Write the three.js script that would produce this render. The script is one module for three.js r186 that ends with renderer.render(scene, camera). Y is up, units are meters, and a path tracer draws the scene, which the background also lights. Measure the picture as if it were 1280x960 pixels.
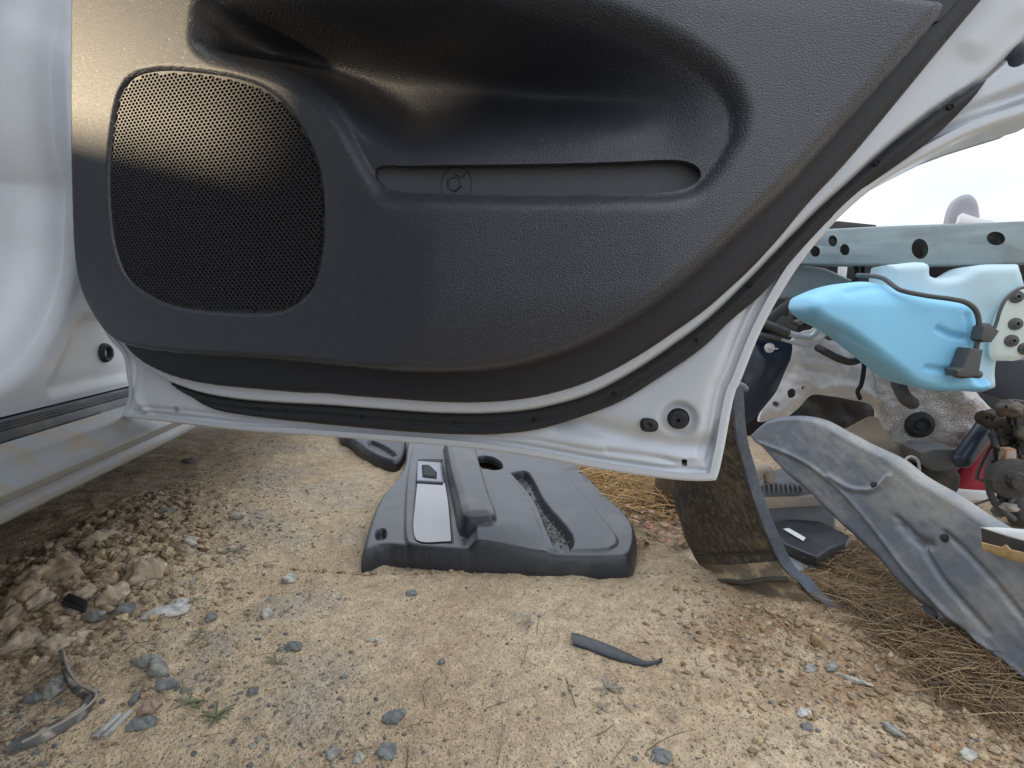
import * as THREE from 'three';
import * as BGU from 'three/addons/utils/BufferGeometryUtils.js';
import { ImprovedNoise } from 'three/addons/math/ImprovedNoise.js';

// ---------- camera, sky, sun, exposure ----------
const V3 = (x, y, z) => new THREE.Vector3(x, y, z);
const FOC = 640, EYE = V3(0, 0.48, 0), PITCH = Math.atan(90 / 640);   // focal length and horizon measured on the photograph (1280 x 960)
const scene = new THREE.Scene();
const camera = new THREE.PerspectiveCamera(2 * Math.atan(480 / FOC) * 180 / Math.PI, 4 / 3, 0.02, 900);
camera.position.copy(EYE); camera.rotation.x = -PITCH;
const renderer = new THREE.WebGLRenderer({ antialias: true });
renderer.toneMapping = THREE.LinearToneMapping;
renderer.toneMappingExposure = 1.42;
renderer.shadowMap.enabled = true;
const SUN = V3(-0.92, 0.245, 0.28).normalize();

let seed_ = 12345;
const rnd = () => { seed_ = (seed_ * 1664525 + 1013904223) >>> 0; return seed_ / 4294967296; };
const reseed = (s) => { seed_ = s >>> 0; };
const rr = (a, b) => a + (b - a) * rnd();
const PN = new ImprovedNoise();
const n3 = (x, y, z = 0.37) => PN.noise(x, y, z);
const fbm = (x, y, z = 0.37, o = 4, g = 0.5) => { let s = 0, a = 1; for (let i = 0; i < o; i++) { s += a * n3(x, y, z + i * 7.3); x *= 2.03; y *= 2.03; z *= 1.7; a *= g; } return s; };
const clamp = (x, a = 0, b = 1) => Math.min(b, Math.max(a, x));
const sm = (a, b, x) => { const t = clamp((x - a) / (b - a)); return t * t * (3 - 2 * t); };
const mix = (a, b, t) => a + (b - a) * t;

{ // thin overcast all over, a little brighter round the veiled sun
  const w = 512, h = 256, d = new Float32Array(w * h * 4);
  for (let j = 0; j < h; j++) for (let i = 0; i < w; i++) {
    const el = ((j + 0.5) / h - 0.5) * Math.PI, az = ((i + 0.5) / w - 0.5) * 2 * Math.PI;   // row 0 is the nadir
    const D = V3(Math.cos(el) * Math.cos(az), Math.sin(el), Math.cos(el) * Math.sin(az));
    const q = 1 / (Math.abs(D.y) + 0.22);
    const c = fbm(D.x * q * 1.6, D.z * q * 1.6, 2.1, 5, 0.55);
    const cl = sm(-0.35, 0.45, c);
    const g = Math.max(0, D.dot(SUN));
    let L = (0.70 + 0.85 * Math.max(0, D.y)) * mix(0.88, 1.10, cl) + 0.55 * Math.pow(g, 10) + 0.15 * Math.pow(g, 2);
    const t = mix(0.93, 1.0, cl);
    const up = D.y < -0.02 ? 0.35 : 1;
    const k = (j * w + i) * 4;
    d[k] = L * up * t * 0.95; d[k + 1] = L * up * mix(0.975, 1.0, cl); d[k + 2] = L * up * 1.10; d[k + 3] = 1;
  }
  const sky = new THREE.DataTexture(d, w, h, THREE.RGBAFormat, THREE.FloatType);
  sky.mapping = THREE.EquirectangularReflectionMapping; sky.magFilter = THREE.LinearFilter; sky.minFilter = THREE.LinearFilter; sky.needsUpdate = true;
  scene.background = sky; scene.environment = sky;
}
const sun = new THREE.DirectionalLight(0xffe8c2, 2.1);
sun.target.position.set(0, 0.5, -1); sun.position.copy(SUN).multiplyScalar(12).add(sun.target.position);
sun.castShadow = true; sun.shadow.mapSize.set(4096, 4096); sun.shadow.radius = 4;
Object.assign(sun.shadow.camera, { left: -6, right: 6, top: 6, bottom: -6, near: 0.5, far: 40 });
scene.add(sun, sun.target);

// ---------- layout helpers ----------
function ray(x, y) {   // direction of a photograph pixel, in the world
  const cx = (x - 640) / FOC, cy = -(y - 480) / FOC, c = Math.cos(PITCH), s = Math.sin(PITCH);
  return V3(cx, cy * c - s, -c - cy * s);
}
const at = (x, y, depth) => { const r = ray(x, y); return EYE.clone().addScaledVector(r, depth / -r.z); };   // depth: metres ahead, level
const ground = (x, y, h = 0) => { const r = ray(x, y); return EYE.clone().addScaledVector(r, (h - EYE.y) / r.y); };
class Fr {   // a plane with its own metre axes; w is the height off it
  constructor(o, ex, ey) { this.o = o; this.ex = ex.clone().normalize(); this.n = ex.clone().cross(ey).normalize(); this.ey = this.n.clone().cross(this.ex).normalize(); }
  uv(x, y, w = 0) { const r = ray(x, y), t = (w + this.n.dot(this.o) - this.n.dot(EYE)) / this.n.dot(r), p = EYE.clone().addScaledVector(r, t).sub(this.o); return [p.dot(this.ex), p.dot(this.ey)]; }
  P(u, v, w = 0) { return this.o.clone().addScaledVector(this.ex, u).addScaledVector(this.ey, v).addScaledVector(this.n, w); }
  px(x, y, w = 0) { const [u, v] = this.uv(x, y, w); return this.P(u, v, w); }
  mat() { return new THREE.Matrix4().makeBasis(this.ex, this.ey, this.n).setPosition(this.o); }
}
const wallFr = (a, b) => new Fr(V3(a.x, 0, a.z), V3(b.x - a.x, 0, b.z - a.z), V3(0, 1, 0));   // upright plane through two points
const flatFr = (h) => new Fr(V3(0, h, 0), V3(1, 0, 0), V3(0, 0, -1));                     // level plane
const triFr = (a, b, c) => { const n = b.clone().sub(a).cross(c.clone().sub(a)); if (n.dot(EYE.clone().sub(a)) < 0) n.negate(); const ex = b.clone().sub(a).normalize(); return new Fr(a.clone(), ex, n.clone().cross(ex)); };
function spline(p, closed = true, per = 6, tension = 0.5) {   // a point with a third entry is a corner
  const run = (q, cl) => new THREE.CatmullRomCurve3(q.map(([x, y]) => V3(x, y, 0)), cl, 'centripetal', tension).getPoints(q.length * per).map((v) => [v.x, v.y]);
  const cs = p.map((q, i) => (q[2] ? i : -1)).filter((i) => i >= 0);
  if (!closed) return run(p, false);
  if (!cs.length) return run(p, true).slice(0, -1);
  const out = [];
  cs.forEach((c, k) => { const e = cs[(k + 1) % cs.length], q = []; let i = c; do { q.push(p[i]); i = (i + 1) % p.length; } while (i !== e); q.push(p[e]); out.push(...(q.length > 2 ? run(q, false).slice(0, -1) : [q[0].slice(0, 2)])); });
  return out;
}
class Poly {   // signed distance (inside negative) and nearest boundary point
  constructor(p) { this.p = p; this.b = [Math.min(...p.map((q) => q[0])), Math.min(...p.map((q) => q[1])), Math.max(...p.map((q) => q[0])), Math.max(...p.map((q) => q[1]))]; }
  sd(x, y) {
    const p = this.p; let best = 1e9, ins = false;
    for (let i = 0, j = p.length - 1; i < p.length; j = i++) {
      const ax = p[j][0], ay = p[j][1], bx = p[i][0], by = p[i][1], ex = bx - ax, ey = by - ay;
      let t = ((x - ax) * ex + (y - ay) * ey) / (ex * ex + ey * ey + 1e-18); t = t < 0 ? 0 : t > 1 ? 1 : t;
      const qx = ax + ex * t, qy = ay + ey * t, d = (x - qx) * (x - qx) + (y - qy) * (y - qy);
      if (d < best) { best = d; this.nx = qx; this.ny = qy; }
      if ((ay > y) !== (by > y) && x < ex * (y - ay) / ey + ax) ins = !ins;
    }
    return ins ? -Math.sqrt(best) : Math.sqrt(best);
  }
}
function lineDist(p, x, y) { let best = 1e9; for (let i = 1; i < p.length; i++) { const ax = p[i - 1][0], ay = p[i - 1][1], ex = p[i][0] - ax, ey = p[i][1] - ay; const t = clamp(((x - ax) * ex + (y - ay) * ey) / (ex * ex + ey * ey + 1e-18)); best = Math.min(best, Math.hypot(x - ax - ex * t, y - ay - ey * t)); } return best; }
const polyPx = (fr, px, w = 0, curved = true, per = 4) => new Poly((curved ? spline(px, true, per) : px).map(([x, y]) => fr.uv(x, y, w)));
const linePx = (fr, px, w = 0) => spline(px, false, 5).map(([x, y]) => fr.uv(x, y, w));

// a moulded sheet: a fine grid over a plane, cut along outlines, raised by h(u, v), with turned-in edges
function relief(fr, { poly, holes = [], cell, h, skirt = 0, uvs = 1, back = false, color = null }) {
  const [x0, y0, x1, y1] = poly.b, nx = Math.ceil((x1 - x0) / cell) + 2, ny = Math.ceil((y1 - y0) / cell) + 2, NN = nx * ny;
  const S = new Float64Array(NN), ux = (k) => x0 + ((k % nx) - 0.5) * cell, vy = (k) => y0 + (Math.floor(k / nx) - 0.5) * cell;
  for (let k = 0; k < NN; k++) {
    const u = ux(k), v = vy(k); let s = poly.sd(u, v);
    for (const o of holes) { if (u < o.b[0] - 2 * cell || u > o.b[2] + 2 * cell || v < o.b[1] - 2 * cell || v > o.b[3] + 2 * cell) continue; s = Math.max(s, -o.sd(u, v)); }
    S[k] = Math.abs(s) < 0.03 * cell ? -0.03 * cell : s;
  }
  const id = new Map(), pos = [], uv = [], col = [], idx = [], wv = [], uvm = [];
  const put = (key, u, v) => { let i = id.get(key); if (i === undefined) { const w = h(u, v), p = fr.P(u, v, w); i = pos.length / 3; id.set(key, i); pos.push(p.x, p.y, p.z); uv.push(u * uvs, v * uvs); wv.push(w); uvm.push(u, v); if (color) col.push(...color(u, v, w)); } return i; };
  const vert = (k) => put(k, ux(k), vy(k));
  const cut = (a, b) => { if (a > b) [a, b] = [b, a]; const t = S[a] / (S[a] - S[b]); return put(NN + a * 8 + (b - a === 1 ? 0 : b - a === nx ? 1 : b - a === nx + 1 ? 2 : 3), mix(ux(a), ux(b), t), mix(vy(a), vy(b), t)); };
  const tri = (a, b, c) => {
    const n = (S[a] <= 0) + (S[b] <= 0) + (S[c] <= 0); if (!n) return;
    if (n === 3) return void idx.push(vert(a), vert(b), vert(c));
    if (n === 1) { while (S[a] > 0) [a, b, c] = [b, c, a]; idx.push(vert(a), cut(a, b), cut(a, c)); return; }
    while (S[c] <= 0) [a, b, c] = [b, c, a];
    const p = vert(a), q = vert(b), r = cut(b, c), t = cut(a, c); idx.push(p, q, r, p, r, t);
  };
  for (let j = 0; j < ny - 1; j++) for (let i = 0; i < nx - 1; i++) { const a = j * nx + i, b = a + 1, c = a + nx + 1, d = a + nx; if ((i + j) & 1) { tri(a, b, c); tri(a, c, d); } else { tri(a, b, d); tri(b, c, d); } }
  const g = new THREE.BufferGeometry();
  const mk = (P, T, I, C) => { const q = new THREE.BufferGeometry(); q.setAttribute('position', new THREE.Float32BufferAttribute(P, 3)); q.setAttribute('uv', new THREE.Float32BufferAttribute(T, 2)); if (color) q.setAttribute('color', new THREE.Float32BufferAttribute(C, 3)); q.setIndex(I); q.computeVertexNormals(); return q; };
  const out = [mk(pos, uv, idx, col)];
  if (skirt) {
    const E = new Map(), N = pos.length / 3;
    for (let t = 0; t < idx.length; t += 3) for (let e = 0; e < 3; e++) { const a = idx[t + e], b = idx[t + (e + 1) % 3]; const r = b * N + a; if (E.has(r)) E.delete(r); else E.set(a * N + b, [a, b]); }
    const P = [], T = [], I = [], C = [], M = new Map();
    const sv = (a) => { if (!M.has(a)) { M.set(a, P.length / 3); for (const dw of [0, -skirt]) { const p = fr.P(uvm[2 * a], uvm[2 * a + 1], wv[a] + dw); P.push(p.x, p.y, p.z); T.push(uvm[2 * a] * uvs, uvm[2 * a + 1] * uvs + dw * uvs); if (color) C.push(col[3 * a], col[3 * a + 1], col[3 * a + 2]); } } return M.get(a); };
    for (const [a, b] of E.values()) { const p = sv(a), q = sv(b); I.push(p, p + 1, q, q, p + 1, q + 1); }
    out.push(mk(P, T, I, C));
    if (back) { const bp = [], n = fr.n; for (let i = 0; i < pos.length; i += 3) bp.push(pos[i] - n.x * skirt, pos[i + 1] - n.y * skirt, pos[i + 2] - n.z * skirt); const bi = []; for (let t = 0; t < idx.length; t += 3) bi.push(idx[t], idx[t + 2], idx[t + 1]); out.push(mk(bp, uv, bi, col)); }
  }
  return out.length > 1 ? BGU.mergeGeometries(out) : out[0];
}
// a solid plate cut to an outline given in photograph pixels, standing on a plane
function plate(fr, px, { w = 0, depth = 0.01, bevel = 0.002, holes = [], curved = false, seg = 2, uvs = 1 } = {}) {
  const tov = (l) => (curved ? spline(l, true, 5) : l).map(([x, y]) => new THREE.Vector2(...fr.uv(x, y, w)));
  const s = new THREE.Shape(tov(px));
  for (const hpx of holes) s.holes.push(new THREE.Path(hpx.map(([x, y]) => new THREE.Vector2(...fr.uv(x, y, w)))));
  const g = new THREE.ExtrudeGeometry(s, { depth, bevelEnabled: bevel > 0, bevelSize: bevel, bevelThickness: bevel, bevelOffset: -bevel, bevelSegments: seg, curveSegments: 8 });
  g.translate(0, 0, w - depth - bevel); g.applyMatrix4(fr.mat());
  const c = BGU.toCreasedNormals(g, 0.7);
  return c;
}
const ell = (cx, cy, rx, ry = rx, n = 18) => Array.from({ length: n }, (_, i) => [cx + rx * Math.cos(i / n * 2 * Math.PI), cy + ry * Math.sin(i / n * 2 * Math.PI)]);
const tube = (pts, r, seg = 40, rs = 10) => new THREE.TubeGeometry(new THREE.CatmullRomCurve3(pts, false, 'centripetal'), seg, r, rs, false);
const capTube = (pts, r, seg = 40, rs = 12) => { const c = new THREE.CatmullRomCurve3(pts, false, 'centripetal'); const a = c.getPoint(0), b = c.getPoint(1); return BGU.mergeGeometries([new THREE.TubeGeometry(c, seg, r, rs, false), new THREE.SphereGeometry(r * 0.995, rs, 6).translate(a.x, a.y, a.z), new THREE.SphereGeometry(r * 0.995, rs, 6).translate(b.x, b.y, b.z)]); };
function lathe(fr, u, v, w, prof, n = 28) {   // turned part standing on a plane: prof = [radius, height] pairs
  const g = new THREE.LatheGeometry(prof.map(([r, y]) => new THREE.Vector2(r, y)), n);
  g.rotateX(Math.PI / 2); g.translate(u, v, w); g.applyMatrix4(fr.mat()); return BGU.toCreasedNormals(g.toNonIndexed(), 0.6);
}
function loft(rows, uvs = 1) {   // rows: arrays of Vector3 of equal length
  const P = [], T = [], I = [], m = rows[0].length; let vv = 0;
  rows.forEach((r, j) => { if (j) vv += r[m >> 1].distanceTo(rows[j - 1][m >> 1]); let uu = 0; r.forEach((p, i) => { if (i) uu += p.distanceTo(r[i - 1]); P.push(p.x, p.y, p.z); T.push(uu * uvs, vv * uvs); }); });
  for (let j = 0; j < rows.length - 1; j++) for (let i = 0; i < m - 1; i++) { const a = j * m + i; I.push(a, a + 1, a + m, a + 1, a + m + 1, a + m); }
  const g = new THREE.BufferGeometry(); g.setAttribute('position', new THREE.Float32BufferAttribute(P, 3)); g.setAttribute('uv', new THREE.Float32BufferAttribute(T, 2)); g.setIndex(I); g.computeVertexNormals(); return g;
}
const merge = (l) => { const c = l.some((g) => g.index) && l.some((g) => !g.index) ? l.map((g) => (g.index ? g.toNonIndexed() : g)) : l; for (const g of c) for (const k of Object.keys(g.attributes)) if (!['position', 'normal', 'uv', 'color'].includes(k)) g.deleteAttribute(k); return BGU.mergeGeometries(c); };

// ---------- objects ----------
const used = {};
const numbered = (n) => { const c = used[n] = (used[n] ?? -1) + 1; return c ? n + '_' + String(c).padStart(3, '0') : n; };
function mesh(name, geo, mat, parent = scene) {
  const m = new THREE.Mesh(geo, mat); m.name = parent === scene ? numbered(name) : name; m.castShadow = m.receiveShadow = true; parent.add(m); return m;
}
function tag(o, label, category, group) { o.userData.label = label; if (category) o.userData.category = category; if (group) o.userData.group = group; return o; }
function thing(name, label, category, group, pos = V3(0, 0, 0)) { const o = new THREE.Group(); o.name = numbered(name); o.position.copy(pos); scene.add(o); return tag(o, label, category, group); }
const local = (geo, o) => geo.translate(-o.position.x, -o.position.y, -o.position.z);   // world-built shape into its thing's own axes
const part = (o, name, geo, mat) => mesh(name, local(geo, o), mat, o);

// ---------- textures ----------
const hsh = (x, y, s) => { let h = (x * 374761393 + y * 668265263 + s * 2147483647) | 0; h = Math.imul(h ^ (h >>> 13), 1274126177); h ^= h >>> 16; return (h >>> 0) / 4294967296; };
function vnoise(x, y, per, s) { const xi = Math.floor(x), yi = Math.floor(y), fx = x - xi, fy = y - yi, u = fx * fx * (3 - 2 * fx), v = fy * fy * (3 - 2 * fy), m = (a) => ((a % per) + per) % per; const q = (a, b) => hsh(m(a), m(b), s); return mix(mix(q(xi, yi), q(xi + 1, yi), u), mix(q(xi, yi + 1), q(xi + 1, yi + 1), u), v); }
function tfbm(x, y, per, s, o = 5) { let r = 0, a = 0.5, t = 0; for (let i = 0; i < o; i++) { r += a * vnoise(x * per, y * per, per, s + i * 17); t += a; a *= 0.55; per *= 2; } return r / t; }
function worley(x, y, per, s, sx = 1) { const gx = x * per, gy = y * per * sx, pery = Math.round(per * sx), xi = Math.floor(gx), yi = Math.floor(gy); let a = 9, b = 9; for (let j = -1; j <= 1; j++) for (let i = -1; i <= 1; i++) { const cx = ((xi + i) % per + per) % per, cy = ((yi + j) % pery + pery) % pery; const dx = xi + i + hsh(cx, cy, s) - gx, dy = yi + j + hsh(cx, cy, s + 9) - gy, d = Math.hypot(dx, dy); if (d < a) { b = a; a = d; } else if (d < b) b = d; } return [a, b]; }
function tex(n, f, srgb = false, rep = 1) {
  const d = new Uint8Array(n * n * 4);
  for (let j = 0; j < n; j++) for (let i = 0; i < n; i++) { const c = f(i / n, j / n), k = (j * n + i) * 4, v = Array.isArray(c) ? c : [c, c, c]; for (let q = 0; q < 3; q++) d[k + q] = clamp(v[q]) * 255; d[k + 3] = 255; }
  const t = new THREE.DataTexture(d, n, n); t.wrapS = t.wrapT = THREE.RepeatWrapping; t.magFilter = THREE.LinearFilter; t.minFilter = THREE.LinearMipmapLinearFilter; t.generateMipmaps = true; t.repeat.set(rep, rep);
  if (srgb) t.colorSpace = THREE.SRGBColorSpace; t.needsUpdate = true; return t;
}
const again = (t, rep) => { const c = t.clone(); c.repeat.set(rep, rep); c.needsUpdate = true; return c; };
const enc = (x) => (x <= 0.0031308 ? 12.92 * x : 1.055 * Math.pow(x, 1 / 2.4) - 0.055);
const lin = (r, g, b) => new THREE.Color().setRGB(r, g, b);
const T = {
  leather: tex(512, (x, y) => { const wx = x + 0.02 * (tfbm(x, y, 6, 3, 3) - 0.5), wy = y + 0.02 * (tfbm(x, y, 6, 8, 3) - 0.5); const [a, b] = worley(wx, wy, 26, 5, 1.5); return clamp(0.15 + 1.1 * Math.sqrt(clamp((b - a) * 1.3)) - 0.25 * a + 0.2 * (tfbm(x, y, 64, 4, 2) - 0.5)); }),
  grain: tex(256, (x, y) => tfbm(x, y, 48, 21, 3)),
  rough: tex(512, (x, y) => tfbm(x, y, 8, 31, 6)),
  dust: tex(1024, (x, y) => { const f = tfbm(x, y, 5, 41, 7), sp = hsh(Math.floor(x * 512), Math.floor(y * 512), 5) > 0.985 ? 0.5 : 0; return clamp(sm(0.35, 0.75, f) * 0.9 + sp * tfbm(x, y, 9, 12, 3)); }),
  streak: tex(512, (x, y) => tfbm(x, y * 0.125 + 0, 64, 61, 4) * 0.6 + 0.4 * tfbm(x, y, 6, 71, 5)),
  crackle: tex(512, (x, y) => { const wx = x + 0.03 * (tfbm(x, y, 5, 3, 3) - 0.5); const [a, b] = worley(wx, y, 18, 77, 1.6); return clamp(0.2 + sm(0.02, 0.16, b - a) * 0.75); }),
};
const dusty = (base, dirt, k = 1, s = 3) => tex(512, (x, y) => { const f = clamp(k * sm(0.42, 0.8, tfbm(x, y, 6, s, 7)) + 0.5 * k * (hsh(Math.floor(x * 256), Math.floor(y * 256), s) > 0.97 ? tfbm(x, y, 8, s + 2, 3) : 0) + 0.25 * k * tfbm(x, y, 3, s + 4, 3)); return [0, 1, 2].map((i) => enc(mix(base[i], dirt[i], f))); }, true);
const M = (o) => new THREE.MeshStandardMaterial(o), MP = (o) => new THREE.MeshPhysicalMaterial(o);
const DIRT = [0.36, 0.27, 0.17];
const mat = {
  leather: MP({ map: again(tex(1024, (x, y) => { const b = tfbm(x, y, 5, 403, 6), g = hsh(Math.floor(x * 1024), Math.floor(y * 1024), 8); const f = 0.03 * sm(0.45, 0.85, b) * g * 2 + (g > 0.9990 ? 0.30 : 0); return [0, 1, 2].map((i) => enc(mix([0.025, 0.028, 0.039][i], [0.34, 0.33, 0.31][i], f))); }, true), 1.3), clearcoat: 0.9, clearcoatRoughness: 0.46, roughness: 0.42, bumpMap: again(T.leather, 14), bumpScale: 0.0007, side: THREE.DoubleSide }),
  flange: M({ color: lin(0.024, 0.025, 0.031), roughness: 0.5, bumpMap: again(T.grain, 12), bumpScale: 0.00018, side: THREE.DoubleSide }),
  insert: M({ color: lin(0.075, 0.077, 0.09), roughness: 0.5, bumpMap: again(T.grain, 16), bumpScale: 0.00006 }),
  grille: M({ color: lin(0.030, 0.029, 0.031), roughness: 0.42, side: THREE.DoubleSide }),
  black: M({ color: lin(0.006, 0.006, 0.007), roughness: 0.7, side: THREE.DoubleSide }),
  rubber: M({ color: lin(0.020, 0.021, 0.024), roughness: 0.62, map: null, bumpMap: again(T.rough, 6), bumpScale: 0.0006, side: THREE.DoubleSide }),
  paint: MP({ color: lin(0.57, 0.605, 0.65), roughness: 0.42, metalness: 0.0, clearcoat: 0.6, clearcoatRoughness: 0.15, side: THREE.DoubleSide }),
  paintBlue: MP({ color: lin(0.62, 0.645, 0.66), roughness: 0.38, clearcoat: 0.7, clearcoatRoughness: 0.12, side: THREE.DoubleSide }),
  sill: MP({ map: again(dusty([0.25, 0.27, 0.285], [0.27, 0.225, 0.165], 0.9, 13), 6), roughness: 0.5, clearcoat: 0.3, clearcoatRoughness: 0.35, side: THREE.DoubleSide, bumpMap: again(T.rough, 5), bumpScale: 0.0004 }),
  strip: M({ map: again(dusty([0.045, 0.047, 0.055], [0.16, 0.14, 0.11], 0.5, 17), 4), roughness: 0.45, side: THREE.DoubleSide }),
  pillar: MP({ map: again(dusty([0.57, 0.60, 0.63], [0.42, 0.40, 0.37], 0.18, 14), 2.5), roughness: 0.45, clearcoat: 0.4, clearcoatRoughness: 0.3, side: THREE.DoubleSide }),
  interior: M({ color: lin(0.05, 0.046, 0.042), roughness: 0.9, side: THREE.DoubleSide }),
};
// ---------- ground: one sheet, fine near the camera, out to the horizon ----------
const heapA = ground(95, 740), heapB = ground(30, 900), heapC = ground(190, 640);
const heapAmt = (x, z) => { const d1 = Math.hypot(x - heapA.x, z - heapA.z) / 0.24, d2 = Math.hypot(x - heapB.x, z - heapB.z) / 0.16, d3 = Math.hypot(x - heapC.x, z - heapC.z) / 0.22; return clamp(Math.exp(-d1 * d1) + 0.2 * Math.exp(-d2 * d2) + 0.5 * Math.exp(-d3 * d3)); };
const dampP = [ground(1120, 850), ground(1250, 940), ground(980, 800)];
const damp = (x, z) => { let a = 0; dampP.forEach((p) => { const d = Math.hypot(x - p.x, z - p.z) / 0.16; a = Math.max(a, Math.exp(-d * d)); }); return a; };
function groundH(x, z) {
  const far = clamp(1.5 - Math.hypot(x, z) * 0.12);
  const hp = heapAmt(x, z);
  let h = 0.012 * fbm(x * 3.1, z * 3.1, 1.3, 3) + 0.0035 * fbm(x * 22, z * 22, 4.2, 3) + 0.0016 * fbm(x * 90, z * 90, 9.1, 2);
  h += hp * (0.030 + 0.016 * fbm(x * 24, z * 24, 3.3, 3) + 0.010 * Math.abs(n3(x * 60, z * 60, 7.7)));
  h += damp(x, z) * 0.007 * fbm(x * 40, z * 40, 5.5, 3);
  return h * far;
}
{
  const axis = (lo, hi, step, far) => { const a = []; for (let x = lo; x <= hi; x += step) a.push(x); let s = step, x = hi; const up = []; while (x < far) { s *= 1.18; x += s; up.push(x); } s = step; x = lo; const dn = []; while (x > -far) { s *= 1.18; x -= s; dn.unshift(x); } return [...dn, ...a, ...up]; };
  const X = axis(-1.15, 1.25, 0.0058, 420), Z = axis(-2.1, -0.42, 0.0058, 420);
  const P = [], C = [], TT = [], I = [];
  const A = [0.565, 0.45, 0.31], B = [0.51, 0.39, 0.26], G = [0.44, 0.385, 0.31], R = [0.38, 0.245, 0.145], K = [0.54, 0.41, 0.27];
  for (const z of Z) for (const x of X) {
    P.push(x, groundH(x, z), z); TT.push(x, -z);
    let c = A.slice(); const to = (q, t) => { c = c.map((v, i) => mix(v, q[i], clamp(t))); };
    to(B, sm(-0.15, 0.45, fbm(x * 4.2, z * 4.2, 8.1, 4)));
    const px = 640 + 640 * x / -z;
    to(G, 0.75 * sm(0.0, 0.5, fbm(x * 6.5 + 3, z * 6.5, 2.7, 4)) * (z < -0.3 ? sm(700, 300, px) : 0));
    to(K, heapAmt(x, z) * 0.9); to(R, damp(x, z) * sm(-0.5, 0.35, fbm(x * 9, z * 9, 6.1, 4)));
    const sp = fbm(x * 130, z * 130, 11.3, 2); const k = 1 + 0.20 * sp + 0.14 * fbm(x * 40, z * 40, 3.9, 2); c = c.map((v) => v * k);
    C.push(...c);
  }
  const m = X.length; for (let j = 0; j < Z.length - 1; j++) for (let i = 0; i < m - 1; i++) { const a = j * m + i; I.push(a, a + m, a + 1, a + 1, a + m, a + m + 1); }
  const g = new THREE.BufferGeometry(); g.setAttribute('position', new THREE.Float32BufferAttribute(P, 3)); g.setAttribute('color', new THREE.Float32BufferAttribute(C, 3)); g.setAttribute('uv', new THREE.Float32BufferAttribute(TT, 2)); g.setIndex(I); g.computeVertexNormals();
  const sand = tex(1024, (x, y) => { const a = hsh(Math.floor(x * 1024), Math.floor(y * 1024), 3), b = tfbm(x, y, 128, 7, 3), q = tfbm(x, y, 24, 9, 4); const dark = worley(x, y, 90, 15)[0] < 0.16 && hsh(Math.floor(x * 90), Math.floor(y * 90), 2) > 0.4 ? 0.62 : 1; const k = (0.72 + 0.28 * a * 0.5 + 0.22 * b + 0.16 * (q - 0.5)) * dark; return [k, k * 0.985, k * 0.96]; }, true, 2.0);
  const sandB = tex(1024, (x, y) => 0.5 * tfbm(x, y, 100, 27, 3) + 0.35 * tfbm(x, y, 300, 29, 1) + 0.3 * tfbm(x, y, 20, 33, 3), false, 2.0);
  const o = mesh('ground', g, M({ vertexColors: true, map: sand, bumpMap: sandB, bumpScale: 0.004, roughness: 0.97 })); o.userData.kind = 'structure'; o.userData.label = 'sandy yellow brown dirt ground with gravel and clods';
}
const onG = (x, y, dh = 0) => { let p = ground(x, y); for (let i = 0; i < 3; i++) p = ground(x, y, groundH(p.x, p.z)); p.y += dh; return p; };
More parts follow.
